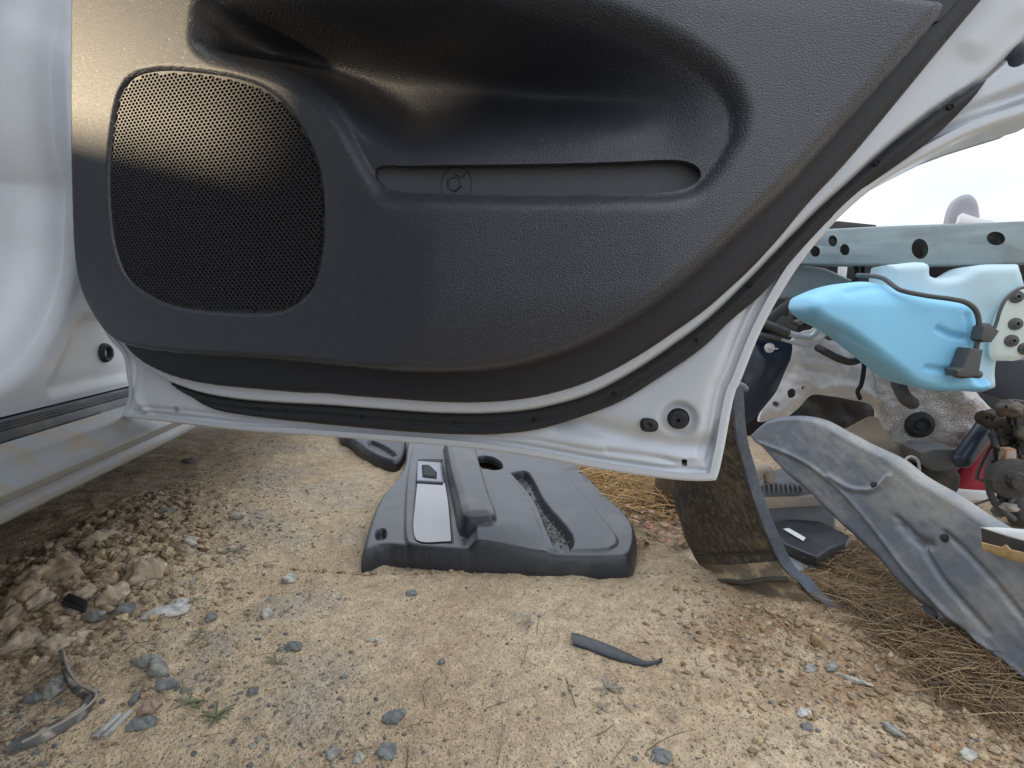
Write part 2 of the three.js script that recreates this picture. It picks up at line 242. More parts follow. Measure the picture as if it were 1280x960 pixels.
// ---------- the car on the left, its sill, pillar and opened rear door ----------
const yaw = Math.atan(100 / 640), CAR = new Fr(V3(0, 0, 0), V3(-Math.sin(yaw), 0, -Math.cos(yaw)), V3(0, 1, 0));   // u forward along the car, v up, w outward (towards the right)
const car = thing('parked_car', 'silver white car at the left with its rear door wide open', 'car', null, CAR.P(0.2, 0, -0.5));
{
  const sy = (y, lat) => [lat, CAR.uv(0, y, lat)[1]];
  const A = sy(527, -0.50), A2 = sy(553, -0.476), B = sy(574, -0.458), C1 = sy(619, -0.430), C2 = sy(634, -0.437), D = sy(653, -0.436);
  const rowsAt = (prof, s0 = -1.1, s1 = 2.6, n = 60) => Array.from({ length: n + 1 }, (_, j) => { const s = mix(s0, s1, j / n); return prof.map(([l, h]) => CAR.P(s, h, l)); });
  const sillProf = [A2, [A2[0] + 0.0005, A2[1] - 0.002], [mix(A2[0], B[0], 0.5), mix(A2[1], B[1], 0.45)], [B[0] - 0.001, B[1] + 0.0008], [B[0] + 0.002, B[1] - 0.001], [B[0] + 0.0045, B[1] - 0.004], [mix(B[0], C1[0], 0.3), mix(B[1], C1[1], 0.45)], [mix(B[0], C1[0], 0.75), mix(B[1], C1[1], 0.8)], C1, [C1[0] - 0.001, C1[1] - 0.004], [C2[0] - 0.004, C2[1] + 0.001], [C2[0] - 0.002, C2[1] - 0.002], [C2[0] + 0.001, mix(C2[1], D[1], 0.5)], D, [D[0] - 0.004, D[1] - 0.005], [D[0] - 0.03, D[1] - 0.008], [D[0] - 0.3, D[1]]];
  part(car, 'sill_panel', loft(rowsAt(sillProf)), mat.sill).userData.label = 'dusty silver painted door sill';
  const rib = [];
  for (let i = 0; i <= 40; i++) { const t = i / 40, k = t > 0.12 && t < 0.62 ? 0.0018 * Math.sin((t - 0.12) / 0.5 * Math.PI * 8) : 0; rib.push([mix(A[0], A2[0], t) + k * 0.6 + 0.0035 * Math.sin(t * Math.PI), mix(A[1], A2[1], t) + k + 0.0035 * Math.sin(t * Math.PI)]); }
  part(car, 'sill_strip', loft(rowsAt([[A[0] - 0.01, A[1]], ...rib, [A2[0] + 0.001, A2[1] - 0.004]])), mat.strip).userData.label = 'ribbed dark scuff strip along the sill';
  // pillar face: outward sheet right of the aperture curve, running into the sill
  const curve = [[84, -120], [84, 0], [82, 37], [76, 60], [74, 94], [77, 169], [84, 210], [91, 240], [90, 285], [88, 330], [75, 382], [56, 424], [22, 465], [-20, 488], [-120, 520], [-400, 590]];
  const LAT = -0.505;
  const cuv = spline(curve, false, 6).map(([x, y]) => CAR.uv(x, y, LAT));
  const pill = new Poly([...cuv, [-0.2, A[1] + 0.002], [2.4, A[1] + 0.002], [2.4, 1.2], [cuv[0][0], 1.2]]);
  const emb = polyPx(CAR, [[96, 398], [108, 394], [150, 394], [260, 394], [260, 455], [160, 474], [110, 484], [68, 494], [60, 486], [70, 462], [86, 426]], LAT, true, 5);
  part(car, 'pillar_panel', relief(CAR, { poly: pill, cell: 0.008, uvs: 1, h: (u, v) => { const d = emb.sd(u, v); const c = -pill.sd(u, v); return LAT - 0.010 * Math.pow(1 - clamp(c / 0.014), 2) * (v > A[1] + 0.02 ? 1 : 0) + 0.0022 * Math.exp(-((d / 0.006) ** 2)) - 0.004 * sm(0.004, -0.006, d) - 0.006 * sm(0.05, 0, v - A[1]); } }), mat.pillar).userData.label = 'white pillar face with an embossed panel';
  // the jamb: that curve carried inward, with a soft bend
  const jr = cuv.map(([u, v], i) => { const a = cuv[Math.max(0, i - 1)], b = cuv[Math.min(cuv.length - 1, i + 1)]; const tx = b[0] - a[0], ty = b[1] - a[1], L = Math.hypot(tx, ty); const nx = ty / L, ny = -tx / L;   // points away from the face
    return [[0, -0.010], [0.002, -0.013], [0.006, -0.017], [0.013, -0.024], [0.022, -0.036], [0.030, -0.055], [0.036, -0.085], [0.044, -0.13], [0.052, -0.19], [0.055, -0.26], [0.055, -0.36]].map(([q, l]) => CAR.P(u + nx * q, v + ny * q, LAT + l)); });
  part(car, 'door_jamb', loft(jr), mat.pillar).userData.label = 'pale curved jamb beside the opened door';
  const [pu, pv] = CAR.uv(134, 441, LAT);
  part(car, 'rubber_plug', lathe(CAR, pu, pv, LAT - 0.003, [[0.0001, -0.004], [0.006, -0.004], [0.0075, 0.001], [0.009, 0.005], [0.012, 0.006], [0.0145, 0.003], [0.0155, -0.001]]), mat.rubber);
  // the rest of the shell, out of frame, that shades this side
  const slab = (s0, s1, l0, l1, h0, h1) => { const g = new THREE.BoxGeometry(s1 - s0, h1 - h0, l1 - l0, 1, 1, 1); g.translate((s0 + s1) / 2, (h0 + h1) / 2, (l0 + l1) / 2); g.applyMatrix4(new THREE.Matrix4().makeBasis(CAR.ex, CAR.ey, CAR.n)); return g; };
  const prof = (list, l0, l1) => { const s = new THREE.Shape(list.map(([a, b]) => new THREE.Vector2(a, b))); const g = new THREE.ExtrudeGeometry(s, { depth: l1 - l0, bevelEnabled: false }); g.translate(0, 0, l0); g.applyMatrix4(new THREE.Matrix4().makeBasis(CAR.ex, CAR.ey, CAR.n)); return g; };
  part(car, 'floor_pan', slab(-1.05, 2.5, -2.1, -0.62, 0.30, 0.345), mat.interior);
  part(car, 'roof', slab(-1.2, 1.5, -2.1, -0.66, 1.72, 1.78), mat.paint);
  part(car, 'quarter_panel', prof([[-0.28, 0.30], [-0.20, 0.75], [-0.02, 1.02], [-0.16, 1.16], [-0.3, 1.7], [-1.1, 1.7], [-1.15, 0.35]], -0.72, -0.64), mat.paint);
  part(car, 'front_door', prof([[0.98, 0.36], [0.98, 1.08], [1.7, 1.04], [2.5, 0.98], [2.5, 0.36]], -0.60, -0.53), mat.paint);
  part(car, 'pillar', prof([[0.72, 0.35], [0.72, 1.72], [0.93, 1.72], [1.0, 0.35]], -0.90, -0.80), mat.interior);
  const side = new THREE.Shape([[-1.15, 0.06], [2.6, 0.06], [2.6, 1.0], [1.6, 1.72], [-1.15, 1.75]].map(([a, b]) => new THREE.Vector2(a, b)));
  side.holes.push(new THREE.Path([[0.36, 1.15], [0.94, 1.15], [0.88, 1.60], [0.27, 1.62]].map(([a, b]) => new THREE.Vector2(a, b))));
  const sg = new THREE.ExtrudeGeometry(side, { depth: 0.06, bevelEnabled: false }); sg.translate(0, 0, -2.22); sg.applyMatrix4(new THREE.Matrix4().makeBasis(CAR.ex, CAR.ey, CAR.n));
  part(car, 'far_side', sg, mat.interior);
  part(car, 'seat', merge([prof([[-0.45, 0.40], [-0.45, 0.60], [0.1, 0.64], [0.14, 0.55], [0.1, 0.40]], -2.0, -0.8), prof([[-0.55, 0.5], [-0.72, 1.12], [-0.62, 1.16], [-0.36, 0.62]], -2.0, -0.8)]), mat.interior);
  part(car, 'tailgate', slab(-1.25, -1.16, -2.1, -0.66, 0.35, 1.7), mat.interior);
  part(car, 'dashboard', prof([[1.75, 0.4], [1.70, 0.95], [1.9, 1.08], [2.5, 1.0], [2.5, 0.4]], -2.1, -0.66), mat.interior);
}
// door
const DL = at(160, 527, 0.749), DR = at(895, 598, 0.493);
const DOOR = wallFr(DL, DR);   // u from the hinge outward, v up, w towards the camera
{
  const shellPx = [[101, -130, 1], [98, 94], [99, 225], [103, 345], [120, 390], [140, 425], [156, 444], [161, 470], [163, 492], [154, 521, 1], [240, 531], [300, 538], [375, 543], [480, 551], [587, 560], [662, 570], [737, 584], [800, 594], [850, 600], [886, 601], [895, 600, 1], [898, 592], [904, 566], [919, 490], [924, 480], [950, 416], [976, 367], [1002, 327], [1044, 277], [1100, 229], [1175, 187], [1212, 169], [1280, 146], [1345, 126, 1], [1345, -130, 1]];
  const shell = polyPx(DOOR, shellPx, 0);
  const innerPx = [[101, -130, 1], [98, 94], [99, 225], [103, 337], [109, 347], [124, 384], [148, 424], [161, 444], [180, 460], [206, 476], [244, 491], [281, 499], [337, 505], [412, 509], [475, 514], [550, 519], [617, 519], [677, 512], [737, 495], [794, 465], [842, 433], [880, 405], [909, 379], [945, 343], [987, 300], [1025, 262], [1062, 229], [1100, 195], [1156, 150], [1194, 124], [1235, 98], [1280, 56], [1350, -5, 1], [1350, -130, 1]];
  const inner = polyPx(DOOR, innerPx, 0.010);
  const sealPx = [[206, 476, 1], [225, 484], [244, 491], [281, 499], [337, 504], [412, 508], [475, 513], [550, 518], [617, 518], [677, 511], [737, 494], [794, 464], [842, 432], [880, 404], [909, 378], [945, 342], [987, 299], [1025, 261], [1062, 228], [1100, 194], [1156, 149], [1194, 123], [1236, 97, 1], [1216, 124], [1190, 151], [1156, 181], [1122, 206], [1081, 235], [1040, 272], [1002, 312], [975, 343], [950, 370], [912, 402], [880, 433], [824, 472], [775, 502], [726, 521], [670, 537], [610, 543], [531, 541], [456, 535], [375, 527], [300, 518], [270, 512], [240, 499]];
  const seal = polyPx(DOOR, sealPx, 0.007);
  const crease = linePx(DOOR, [[700, 524], [760, 541], [800, 549], [840, 556], [880, 560], [915, 553]], 0.004);
  const hem = linePx(DOOR, [[760, 562], [800, 567], [830, 573], [852, 581], [876, 580], [890, 565], [898, 530]], 0);
  const holesTrim = polyPx(DOOR, [[160, -100, 1], [160, 330], [190, 395], [260, 412], [400, 420], [600, 430], [700, 412], [800, 365], [900, 290], [1000, 190], [1040, 100], [1040, 40, 1], [880, 20, 1], [790, -100, 1]], 0.02);
  const slot1 = polyPx(DOOR, [[852, 573], [859, 573], [859, 583], [852, 583]], 0, false), slot2 = polyPx(DOOR, [[219, 507], [225, 507], [225, 516], [219, 516]], 0, false);
  const hole3 = polyPx(DOOR, ell(1278, 66, 19, 15, 20).map(([x, y]) => [x, y - (x - 1278) * 0.55]), 0, false);
  const bufC = DOOR.uv(848, 523, 0), embC = polyPx(DOOR, [[1202, 50], [1222, 22], [1250, -10], [1290, -30], [1300, 0], [1270, 30], [1240, 62], [1216, 66]], 0.012, true);
  const ridge2 = linePx(DOOR, [[1300, 105], [1240, 130], [1180, 158], [1120, 190]], 0), ridge3 = linePx(DOOR, [[1300, 128], [1240, 146], [1185, 166], [1130, 196]], 0);
  const wave = linePx(DOOR, [[168, 446], [170, 470], [180, 498], [186, 512]], 0);
  const shellH = (u, v) => {
    const d = -shell.sd(u, v), di = inner.sd(u, v);
    let w = 0.013 * sm(0.0005, -0.0045, di);
    if (di > 0) {
      w += 0.007 * sm(0.006, 0.05, di) * sm(0.0, 0.03, d);
      w += 0.0025 * sm(0.010, 0.006, d) - 0.004 * Math.exp(-(((d - 0.0115) / 0.0026) ** 2)) - 0.003 * Math.exp(-(((d - 0.020) / 0.0024) ** 2));
      const dc = lineDist(crease, u, v); const below = v < 0.052 + 0.035 * sm(0.6, 0.85, u) ? 1 : 0;
      if (u > 0.52) w -= 0.010 * Math.exp(-((dc / 0.012) ** 2)) * sm(0.55, 0.68, u);
      w -= 0.003 * Math.exp(-((lineDist(hem, u, v) / 0.003) ** 2));
      const r = Math.hypot(u - bufC[0], v - bufC[1]); w -= 0.006 * sm(0.021, 0.012, r);
      w += 0.006 * Math.exp(-((lineDist(wave, u, v) / 0.008) ** 2)) * (u < 0.12 ? 1 : 0);
      w -= 0.004 * Math.exp(-((lineDist(ridge2, u, v) / 0.004) ** 2)) + 0.004 * Math.exp(-((lineDist(ridge3, u, v) / 0.003) ** 2));
      w += 0.0012 * fbm(u * 14, v * 14, 5.2, 2) * sm(0, 0.03, d);
    } else { w += 0.0035 * sm(0.006, -0.010, embC.sd(u, v)); w -= 0.010 * sm(0.1, 0.0, -di) * sm(0.9, 1.0, u); }
    return w - 0.004 * Math.pow(1 - clamp(d / 0.004), 2);
  };
  const door = part(car, 'door', relief(DOOR, { poly: shell, holes: [slot1, slot2, hole3, holesTrim], cell: 0.0023, h: shellH, skirt: 0.07, uvs: 1 }), mat.paint);
  door.userData.label = 'opened white rear door with black trim panel';
  const dm = (n, g, m) => mesh(n, local(g, car), m, door);
  dm('hem_flange', relief(DOOR, { poly: shell, holes: [{ b: shell.b, sd: (u, v) => { const q = shell.sd(u, v); return q + 0.0085; } }], cell: 0.0018, skirt: 0.0028, uvs: 1, h: (u, v) => 0.0042 - 0.0036 * Math.pow(1 - clamp(-shell.sd(u, v) / 0.0022), 2) }), mat.paint);
  dm('door_skin', relief(DOOR, { poly: shell, cell: 0.02, h: () => -0.078, skirt: 0.004 }), mat.paint);
  dm('weatherstrip', relief(DOOR, { poly: seal, cell: 0.0026, skirt: 0.006, uvs: 1, h: (u, v) => { const d = -seal.sd(u, v), di = inner.sd(u, v); return 0.005 + 0.006 * Math.sqrt(clamp(d / 0.006)) - 0.003 * Math.exp(-(((di - 0.010) / 0.0022) ** 2)) + 0.0025 * sm(0.012, 0.018, di); } }), mat.rubber);
  for (const [x, y] of [[451, 521], [568, 528], [667, 524], [767, 492], [870, 425], [938, 356], [1096, 203], [1189, 133], [322, 511], [356, 513]]) { const [u, v] = DOOR.uv(x, y, 0.012); dm('clip', lathe(DOOR, u, v, 0.0098, [[0.0001, 0.001], [0.0013, 0.001], [0.0019, 0.0018], [0.0024, 0.0012], [0.0026, -0.002]], 12), mat.black); }
  // trim: smooth border strip
  const trimPx = [[101, -125, 1], [98, 94], [99, 225], [103, 335], [110, 350], [126, 385], [150, 424], [163, 442], [182, 457], [210, 470], [244, 479], [300, 486], [375, 492], [400, 493], [475, 499], [550, 504], [610, 504], [670, 497], [730, 480], [790, 450], [842, 416], [880, 389], [909, 364], [943, 332], [975, 297], [1010, 255], [1062, 199], [1137, 109], [1182, 54], [1228, -1], [1300, -90], [1330, -125, 1]];
  const trim = polyPx(DOOR, trimPx, 0.022);
  const bodyPx = [[101, -125, 1], [98, 94], [99, 225], [104, 335], [113, 370], [130, 402], [150, 425], [174, 435], [206, 440], [240, 444], [337, 450], [400, 456], [475, 463], [565, 466], [625, 463], [677, 452], [737, 431], [790, 403], [842, 367], [880, 336], [950, 270], [995, 225], [1062, 150], [1120, 84], [1166, 30], [1172, 22], [1171, 16], [1164, 13], [1080, 0], [1000, -11], [900, -26], [820, -125, 1]];
  const body = polyPx(DOOR, bodyPx, 0.040);
  dm('trim_border', relief(DOOR, { poly: trim, holes: [holesTrim], cell: 0.0035, skirt: 0.012, uvs: 1, h: (u, v) => { const d = -trim.sd(u, v); return 0.014 + 0.010 * Math.sqrt(1 - Math.pow(1 - clamp(d / 0.007), 2)) + 0.003 * sm(0, 0.05, d); } }), mat.flange);
  // trim: grained moulding with hollow, pocket and speaker opening
  const hollowPx = [[222, 34], [222, 18], [232, -20], [400, -25], [560, -22], [640, -2], [720, 16], [800, 44], [868, 78], [902, 106], [918, 138], [916, 165], [902, 192], [886, 215], [868, 233], [840, 241], [775, 243], [662, 244], [569, 243], [500, 240], [472, 233], [455, 216], [436, 185], [416, 150], [392, 118], [360, 92], [322, 72], [280, 58], [240, 48]];
  const hollow = polyPx(DOOR, hollowPx, 0.078, true, 4);
  const slotPx = [[461, 205], [512, 203.5], [662, 201.5], [775, 198.5], [831, 196], [858, 199], [874, 208], [876, 220], [862, 232], [835, 239.5], [775, 242.5], [662, 243.5], [569, 242], [500, 238], [474, 231], [459, 217]];
  const slot = polyPx(DOOR, slotPx, 0.070, true, 4);
  const spkPx = [[143, 127], [150, 108], [163, 94], [195, 86], [240, 88], [292, 96], [326, 108], [356, 131], [379, 165], [394, 199], [401, 236], [402, 292], [394, 345], [382, 367], [356, 386], [330, 391], [262, 389], [210, 381], [180, 367], [157, 349], [144, 322], [137, 292], [133, 250], [133, 205], [137, 161]];
  const spk = polyPx(DOOR, spkPx, 0.056, true, 4);
  const armrest = polyPx(DOOR, [[236, -24], [400, -29], [600, -28], [720, -52], [760, -125], [236, -125]], 0.07, true, 4);
  const tl = new Poly(spline([[250, -125], [330, 40], [400, 130], [440, 215], [462, 290], [470, 380], [480, 480]], false, 5).concat([[1500, 480], [1500, -125]]).map(([x, y]) => DOOR.uv(x, y, 0.065)));
  const U = (x, y = 250, w = 0.07) => DOOR.uv(x, y, w)[0], Vy = (y, x, w = 0.07) => DOOR.uv(x, y, w)[1];
  const vH0 = Vy(30, 600), vH1 = Vy(200, 600), uR0 = U(820), uR1 = U(1120, 80);
  const bodyH = (u, v) => {
    const d = -body.sd(u, v), t = sm(0.05, -0.085, tl.sd(u, v));
    const hi = 0.054 + 0.028 * t * (1 - 0.65 * sm(uR0, uR1, u));
    const bot = sm(0.30, 0.06, v) * sm(0.02, 0.12, u) ;   // the face curls under towards the lower edge
    const R = mix(0.010, 0.075, bot * sm(uR1 - 0.02, uR0 - 0.1, u)), lip = 0.034 + 0.006 * sm(uR0, uR1, u);
    const k = clamp(d / R); let w = lip + (hi - lip) * Math.sqrt(1 - Math.pow(1 - k, 2)); w += 0.0018 * sm(0.0, 0.002, d) - 0.0018;
    const sh = hollow.sd(u, v);
    if (sh > -0.09) w -= 0.014 * Math.pow(1 - clamp((sh + 0.001) / 0.017), 2) * (sh > 0 ? 1 : 1) * sm(0.0, 0.03, d);
    if (sh < 0.012) {   // the hollow, softened so that its floor has no creases
      const drop = (x, y) => { const s = hollow.sd(x, y); if (s >= 0) return 0; const q = clamp((y - vH1) / (vH0 - vH1)), target = mix(0.056, -0.045, sm(0.05, 0.95, q)); return Math.max(0, w - target) * sm(0, mix(0.056, 0.036, q), -s); };
      let t = drop(u, v) * 2, n = 2; if (sh < -0.003) { const r = Math.min(0.016, -sh * 1.2); for (let k = 0; k < 8; k++) { t += drop(u + r * Math.cos(k * 0.785), v + r * Math.sin(k * 0.785)); n++; } for (let k = 0; k < 8; k++) { t += drop(u + 0.55 * r * Math.cos(k * 0.785 + 0.4), v + 0.55 * r * Math.sin(k * 0.785 + 0.4)); n++; } }
      w -= t / n;
    }
    const a = armrest.sd(u, v); if (a < 0) w = Math.max(w, mix(0.0, 0.17, sm(0, 0.02, -a)));
    const s = spk.sd(u, v); if (s < 0.012) w -= 0.003 * Math.pow(1 - clamp(s / 0.003), 2) ;
    return w;
  };
  dm('trim_panel', relief(DOOR, { poly: body, holes: [slot, spk], cell: 0.0028, skirt: 0.010, uvs: 1, h: bodyH }), mat.leather);
  // upper trim above the moulding's top edge
  const upTrim = polyPx(DOOR, [[880, -20], [1000, -4], [1090, 10], [1170, 24], [1180, 20], [1290, -110], [1000, -125], [840, -125]], 0.034, false);
  dm('upper_trim', relief(DOOR, { poly: upTrim, cell: 0.005, skirt: 0.006, uvs: 1, h: (u, v) => 0.029 }), mat.flange);
  // pocket: back wall strip with moulded recycling mark
  const ins = polyPx(DOOR, [[450, 206], [520, 206.5], [662, 204.5], [775, 201.5], [831, 199], [858, 202], [875, 212], [890, 225], [880, 250], [840, 262], [662, 266], [480, 262], [445, 240]], 0.050, true, 4);
  const insH = (u, v) => 0.048 + 0.0015 * sm(0, 0.002, -ins.sd(u, v));
  const pk = dm('pocket_strip', relief(DOOR, { poly: ins, cell: 0.003, skirt: 0.012, uvs: 1, h: insH }), mat.insert); pk.userData.label = 'smooth grey strip inside the map pocket';
  { const [cu, cv] = DOOR.uv(570, 231, 0.05), ring = (r, th) => new THREE.TorusGeometry(r, th, 6, 40).translate(cu, cv, 0.0497).applyMatrix4(DOOR.mat()); const gs = [ring(0.0165, 0.00045), ring(0.0062, 0.0004).translate(-0.002, 0.001, 0)];
    const arrow = (a) => { const c = (r, b) => DOOR.P(cu - 0.002 + r * Math.cos(b), cv + 0.002 + r * Math.sin(b), 0.0497); return tube([c(0.009, a), c(0.0075, a + 0.6), c(0.009, a + 1.3)], 0.0005, 10, 5); };
    for (let i = 0; i < 3; i++) gs.push(arrow(i * 2.094 + 0.4)); gs.push(tube([DOOR.P(cu + 0.006, cv + 0.006, 0.0497), DOOR.P(cu + 0.011, cv + 0.010, 0.0497)], 0.0005, 4, 5), tube([DOOR.P(cu - 0.023, cv + 0.021, 0.0497), DOOR.P(cu - 0.017, cv + 0.016, 0.0497)], 0.0004, 4, 5));
    dm('recycling_mark', merge(gs), mat.flange); }
  dm('pocket_liner', relief(DOOR, { poly: polyPx(DOOR, [[445, 180], [900, 175], [900, 270], [445, 275]], 0.04, false), cell: 0.02, h: () => 0.036 }), mat.black);
  // speaker grille: a moulded lattice with real openings over a dark cone
  {
    const px_ = 0.0064, py_ = 0.0035, P = [], N = [], I = []; const [x0, y0, x1, y1] = spk.b; let row = 0;
    const gh = (u, v) => 0.0515 + 0.0015 * sm(0, 0.06, -spk.sd(u, v));
    for (let v = y0 - py_; v < y1 + py_; v += py_, row++) for (let u = x0 - px_ + (row & 1 ? px_ / 2 : 0); u < x1 + px_; u += px_) {
      const s = spk.sd(u, v); if (s > 0.0022) continue; const open = s < -0.0034, z = gh(u, v) - (s > -0.0034 ? 0.0012 : 0), k = P.length / 3;
      const hx = px_ / 2, hy = py_ * 0.5, o = [[-hx, -hy * 0.45], [0, -hy * 1.5], [hx, -hy * 0.45], [hx, hy * 0.45], [0, hy * 1.5], [-hx, hy * 0.45]];
      const push = (a, b, w) => { const p = DOOR.P(u + a, v + b, w); P.push(p.x, p.y, p.z); };
      o.forEach(([a, b]) => push(a, b, z));
      if (open) { const R = [[0.78, 0], [0.78, 0], [0.66, -0.0008], [0.60, -0.0028]]; for (const [f, dz] of R) o.forEach(([a, b]) => push(a * f, b * f, z + dz)); for (const q of [0, 12, 18]) { const s0 = k + q, s1 = q ? s0 + 6 : k + 6; for (let i = 0; i < 6; i++) { const j = (i + 1) % 6; I.push(s0 + i, s0 + j, s1 + i, s0 + j, s1 + j, s1 + i); } } }
      else { push(0, 0, z); for (let i = 0; i < 6; i++) I.push(k + i, k + (i + 1) % 6, k + 6); }
    }
    const g = new THREE.BufferGeometry(); g.setAttribute('position', new THREE.Float32BufferAttribute(P, 3)); g.setIndex(I); g.computeVertexNormals();
    dm('speaker_grille', g, mat.grille).userData.label = 'rounded black speaker grille with a fine staggered mesh';
    const back = polyPx(DOOR, spkPx.map(([x, y]) => [mix(x, 268, -0.05), mix(y, 240, -0.05)]), 0.05), [cu, cv] = [mix(x0, x1, 0.52), mix(y0, y1, 0.42)];
    dm('speaker', relief(DOOR, { poly: back, cell: 0.004, h: (u, v) => { const r = Math.hypot(u - cu, v - cv); return 0.034 + 0.005 * Math.exp(-(((r - 0.075) / 0.008) ** 2)) - 0.012 * sm(0.07, 0.03, r) + 0.008 * sm(0.03, 0.0, r); } }), mat.black);
  }
  // above the frame: the door's upper half with its dark glass
  const v1 = 0.62, bx = (u0, u1, a, b, w0, w1) => new THREE.BoxGeometry(u1 - u0, b - a, w1 - w0).translate((u0 + u1) / 2, (a + b) / 2, (w0 + w1) / 2).applyMatrix4(DOOR.mat());
  const b0 = DOOR.uv(640, -131, 0)[1] + 0.0;
  dm('belt_panel', relief(DOOR, { poly: new Poly([DOOR.uv(101, -132, 0), DOOR.uv(1345, -132, 0), [1.16, 1.12], [DOOR.uv(101, -132, 0)[0], 1.12]]), cell: 0.03, skirt: 0.07, h: () => 0.01 }), mat.flange);
  dm('window_frame', merge([bx(0.03, 0.08, 1.12, 1.62, -0.04, 0), bx(0.08, 1.10, 1.57, 1.62, -0.04, 0), bx(1.06, 1.11, 1.12, 1.57, -0.04, 0)]), mat.flange);
  dm('window_glass', bx(0.08, 1.06, 1.12, 1.57, -0.022, -0.018), MP({ color: lin(0.03, 0.035, 0.035), roughness: 0.05 }));
  // plug, rubber buffer and hinge knuckle
  const pl = DOOR.uv(811, 531, 0.008);
  { const s = polyPx(DOOR, [[800, 531], [802, 524], [810, 523], [818, 525], [823, 531], [821, 538], [812, 540], [803, 538]], 0.008); dm('oval_plug', merge([relief(DOOR, { poly: s, cell: 0.0016, skirt: 0.006, h: (u, v) => 0.0085 + 0.003 * Math.sqrt(clamp(-s.sd(u, v) / 0.004)) - 0.002 * sm(0.003, 0.0015, Math.hypot(u - pl[0], v - pl[1])) })]), mat.rubber); }
  dm('rubber_buffer', lathe(DOOR, bufC[0], bufC[1], 0.001, [[0.0001, 0.006], [0.0015, 0.006], [0.002, 0.0105], [0.007, 0.011], [0.0085, 0.0098], [0.0092, 0.007], [0.0092, 0], [0.0105, 0.0005], [0.011, -0.001]]), mat.rubber);
  dm('hinge_pin', capTube([at(102, 334, 0.742), at(103, 343, 0.742), at(107, 352, 0.742)], 0.0032, 10), mat.paint);
}
// ---------- the stripped car front on the right ----------
Object.assign(mat, {
  rail: M({ map: again(dusty([0.27, 0.33, 0.335], [0.20, 0.235, 0.245], 0.8, 91), 3), roughness: 0.5, bumpMap: again(T.rough, 4), bumpScale: 0.0003, side: THREE.DoubleSide }),
  tank: MP({ color: lin(0.28, 0.66, 0.90), roughness: 0.5, transmission: 0.16, thickness: 0, side: THREE.DoubleSide, bumpMap: again(T.rough, 8), bumpScale: 0.0002, sheen: 0.2 }),
  tankPale: MP({ color: lin(0.58, 0.76, 0.82), roughness: 0.5, transmission: 0.2, thickness: 0, side: THREE.DoubleSide }),
  hose: M({ color: lin(0.07, 0.07, 0.068), roughness: 0.55 }),
  apron: M({ map: again(dusty([0.68, 0.66, 0.65], [0.36, 0.29, 0.23], 0.35, 95), 3), roughness: 0.5, bumpMap: again(T.rough, 6), bumpScale: 0.0012, side: THREE.DoubleSide }),
  crackle: M({ map: again(dusty([0.70, 0.68, 0.65], [0.40, 0.32, 0.25], 0.4, 96), 3), roughness: 0.6, bumpMap: again(T.crackle, 6), bumpScale: 0.004, side: THREE.DoubleSide }),
  navy: M({ color: lin(0.014, 0.022, 0.042), roughness: 0.28, side: THREE.DoubleSide }),
  darkMetal: M({ map: again(dusty([0.028, 0.028, 0.03], [0.12, 0.09, 0.06], 0.5, 98), 4), roughness: 0.6, side: THREE.DoubleSide }),
  steel: M({ map: again(dusty([0.12, 0.13, 0.14], [0.16, 0.12, 0.09], 0.8, 99), 5), roughness: 0.55, side: THREE.DoubleSide }),
  pipe: M({ color: lin(0.55, 0.56, 0.56), roughness: 0.35, metalness: 0.3 }),
  greyPl: M({ map: again(dusty([0.14, 0.155, 0.175], [0.26, 0.24, 0.20], 0.7, 101), 2.2), roughness: 0.5, side: THREE.DoubleSide, bumpMap: again(T.rough, 4), bumpScale: 0.0008 }),
  red: M({ color: lin(0.33, 0.02, 0.04), roughness: 0.35 }), white: M({ color: lin(0.75, 0.76, 0.76), roughness: 0.4, side: THREE.DoubleSide }),
  tan: M({ map: again(dusty([0.30, 0.27, 0.23], [0.36, 0.28, 0.2], 0.8, 103), 4), roughness: 0.85, side: THREE.DoubleSide }),
});
const wreck = thing('wrecked_car', 'stripped front of a wrecked car with a pale green rail at the right', 'car', null, V3(1.0, 0, -1.5));
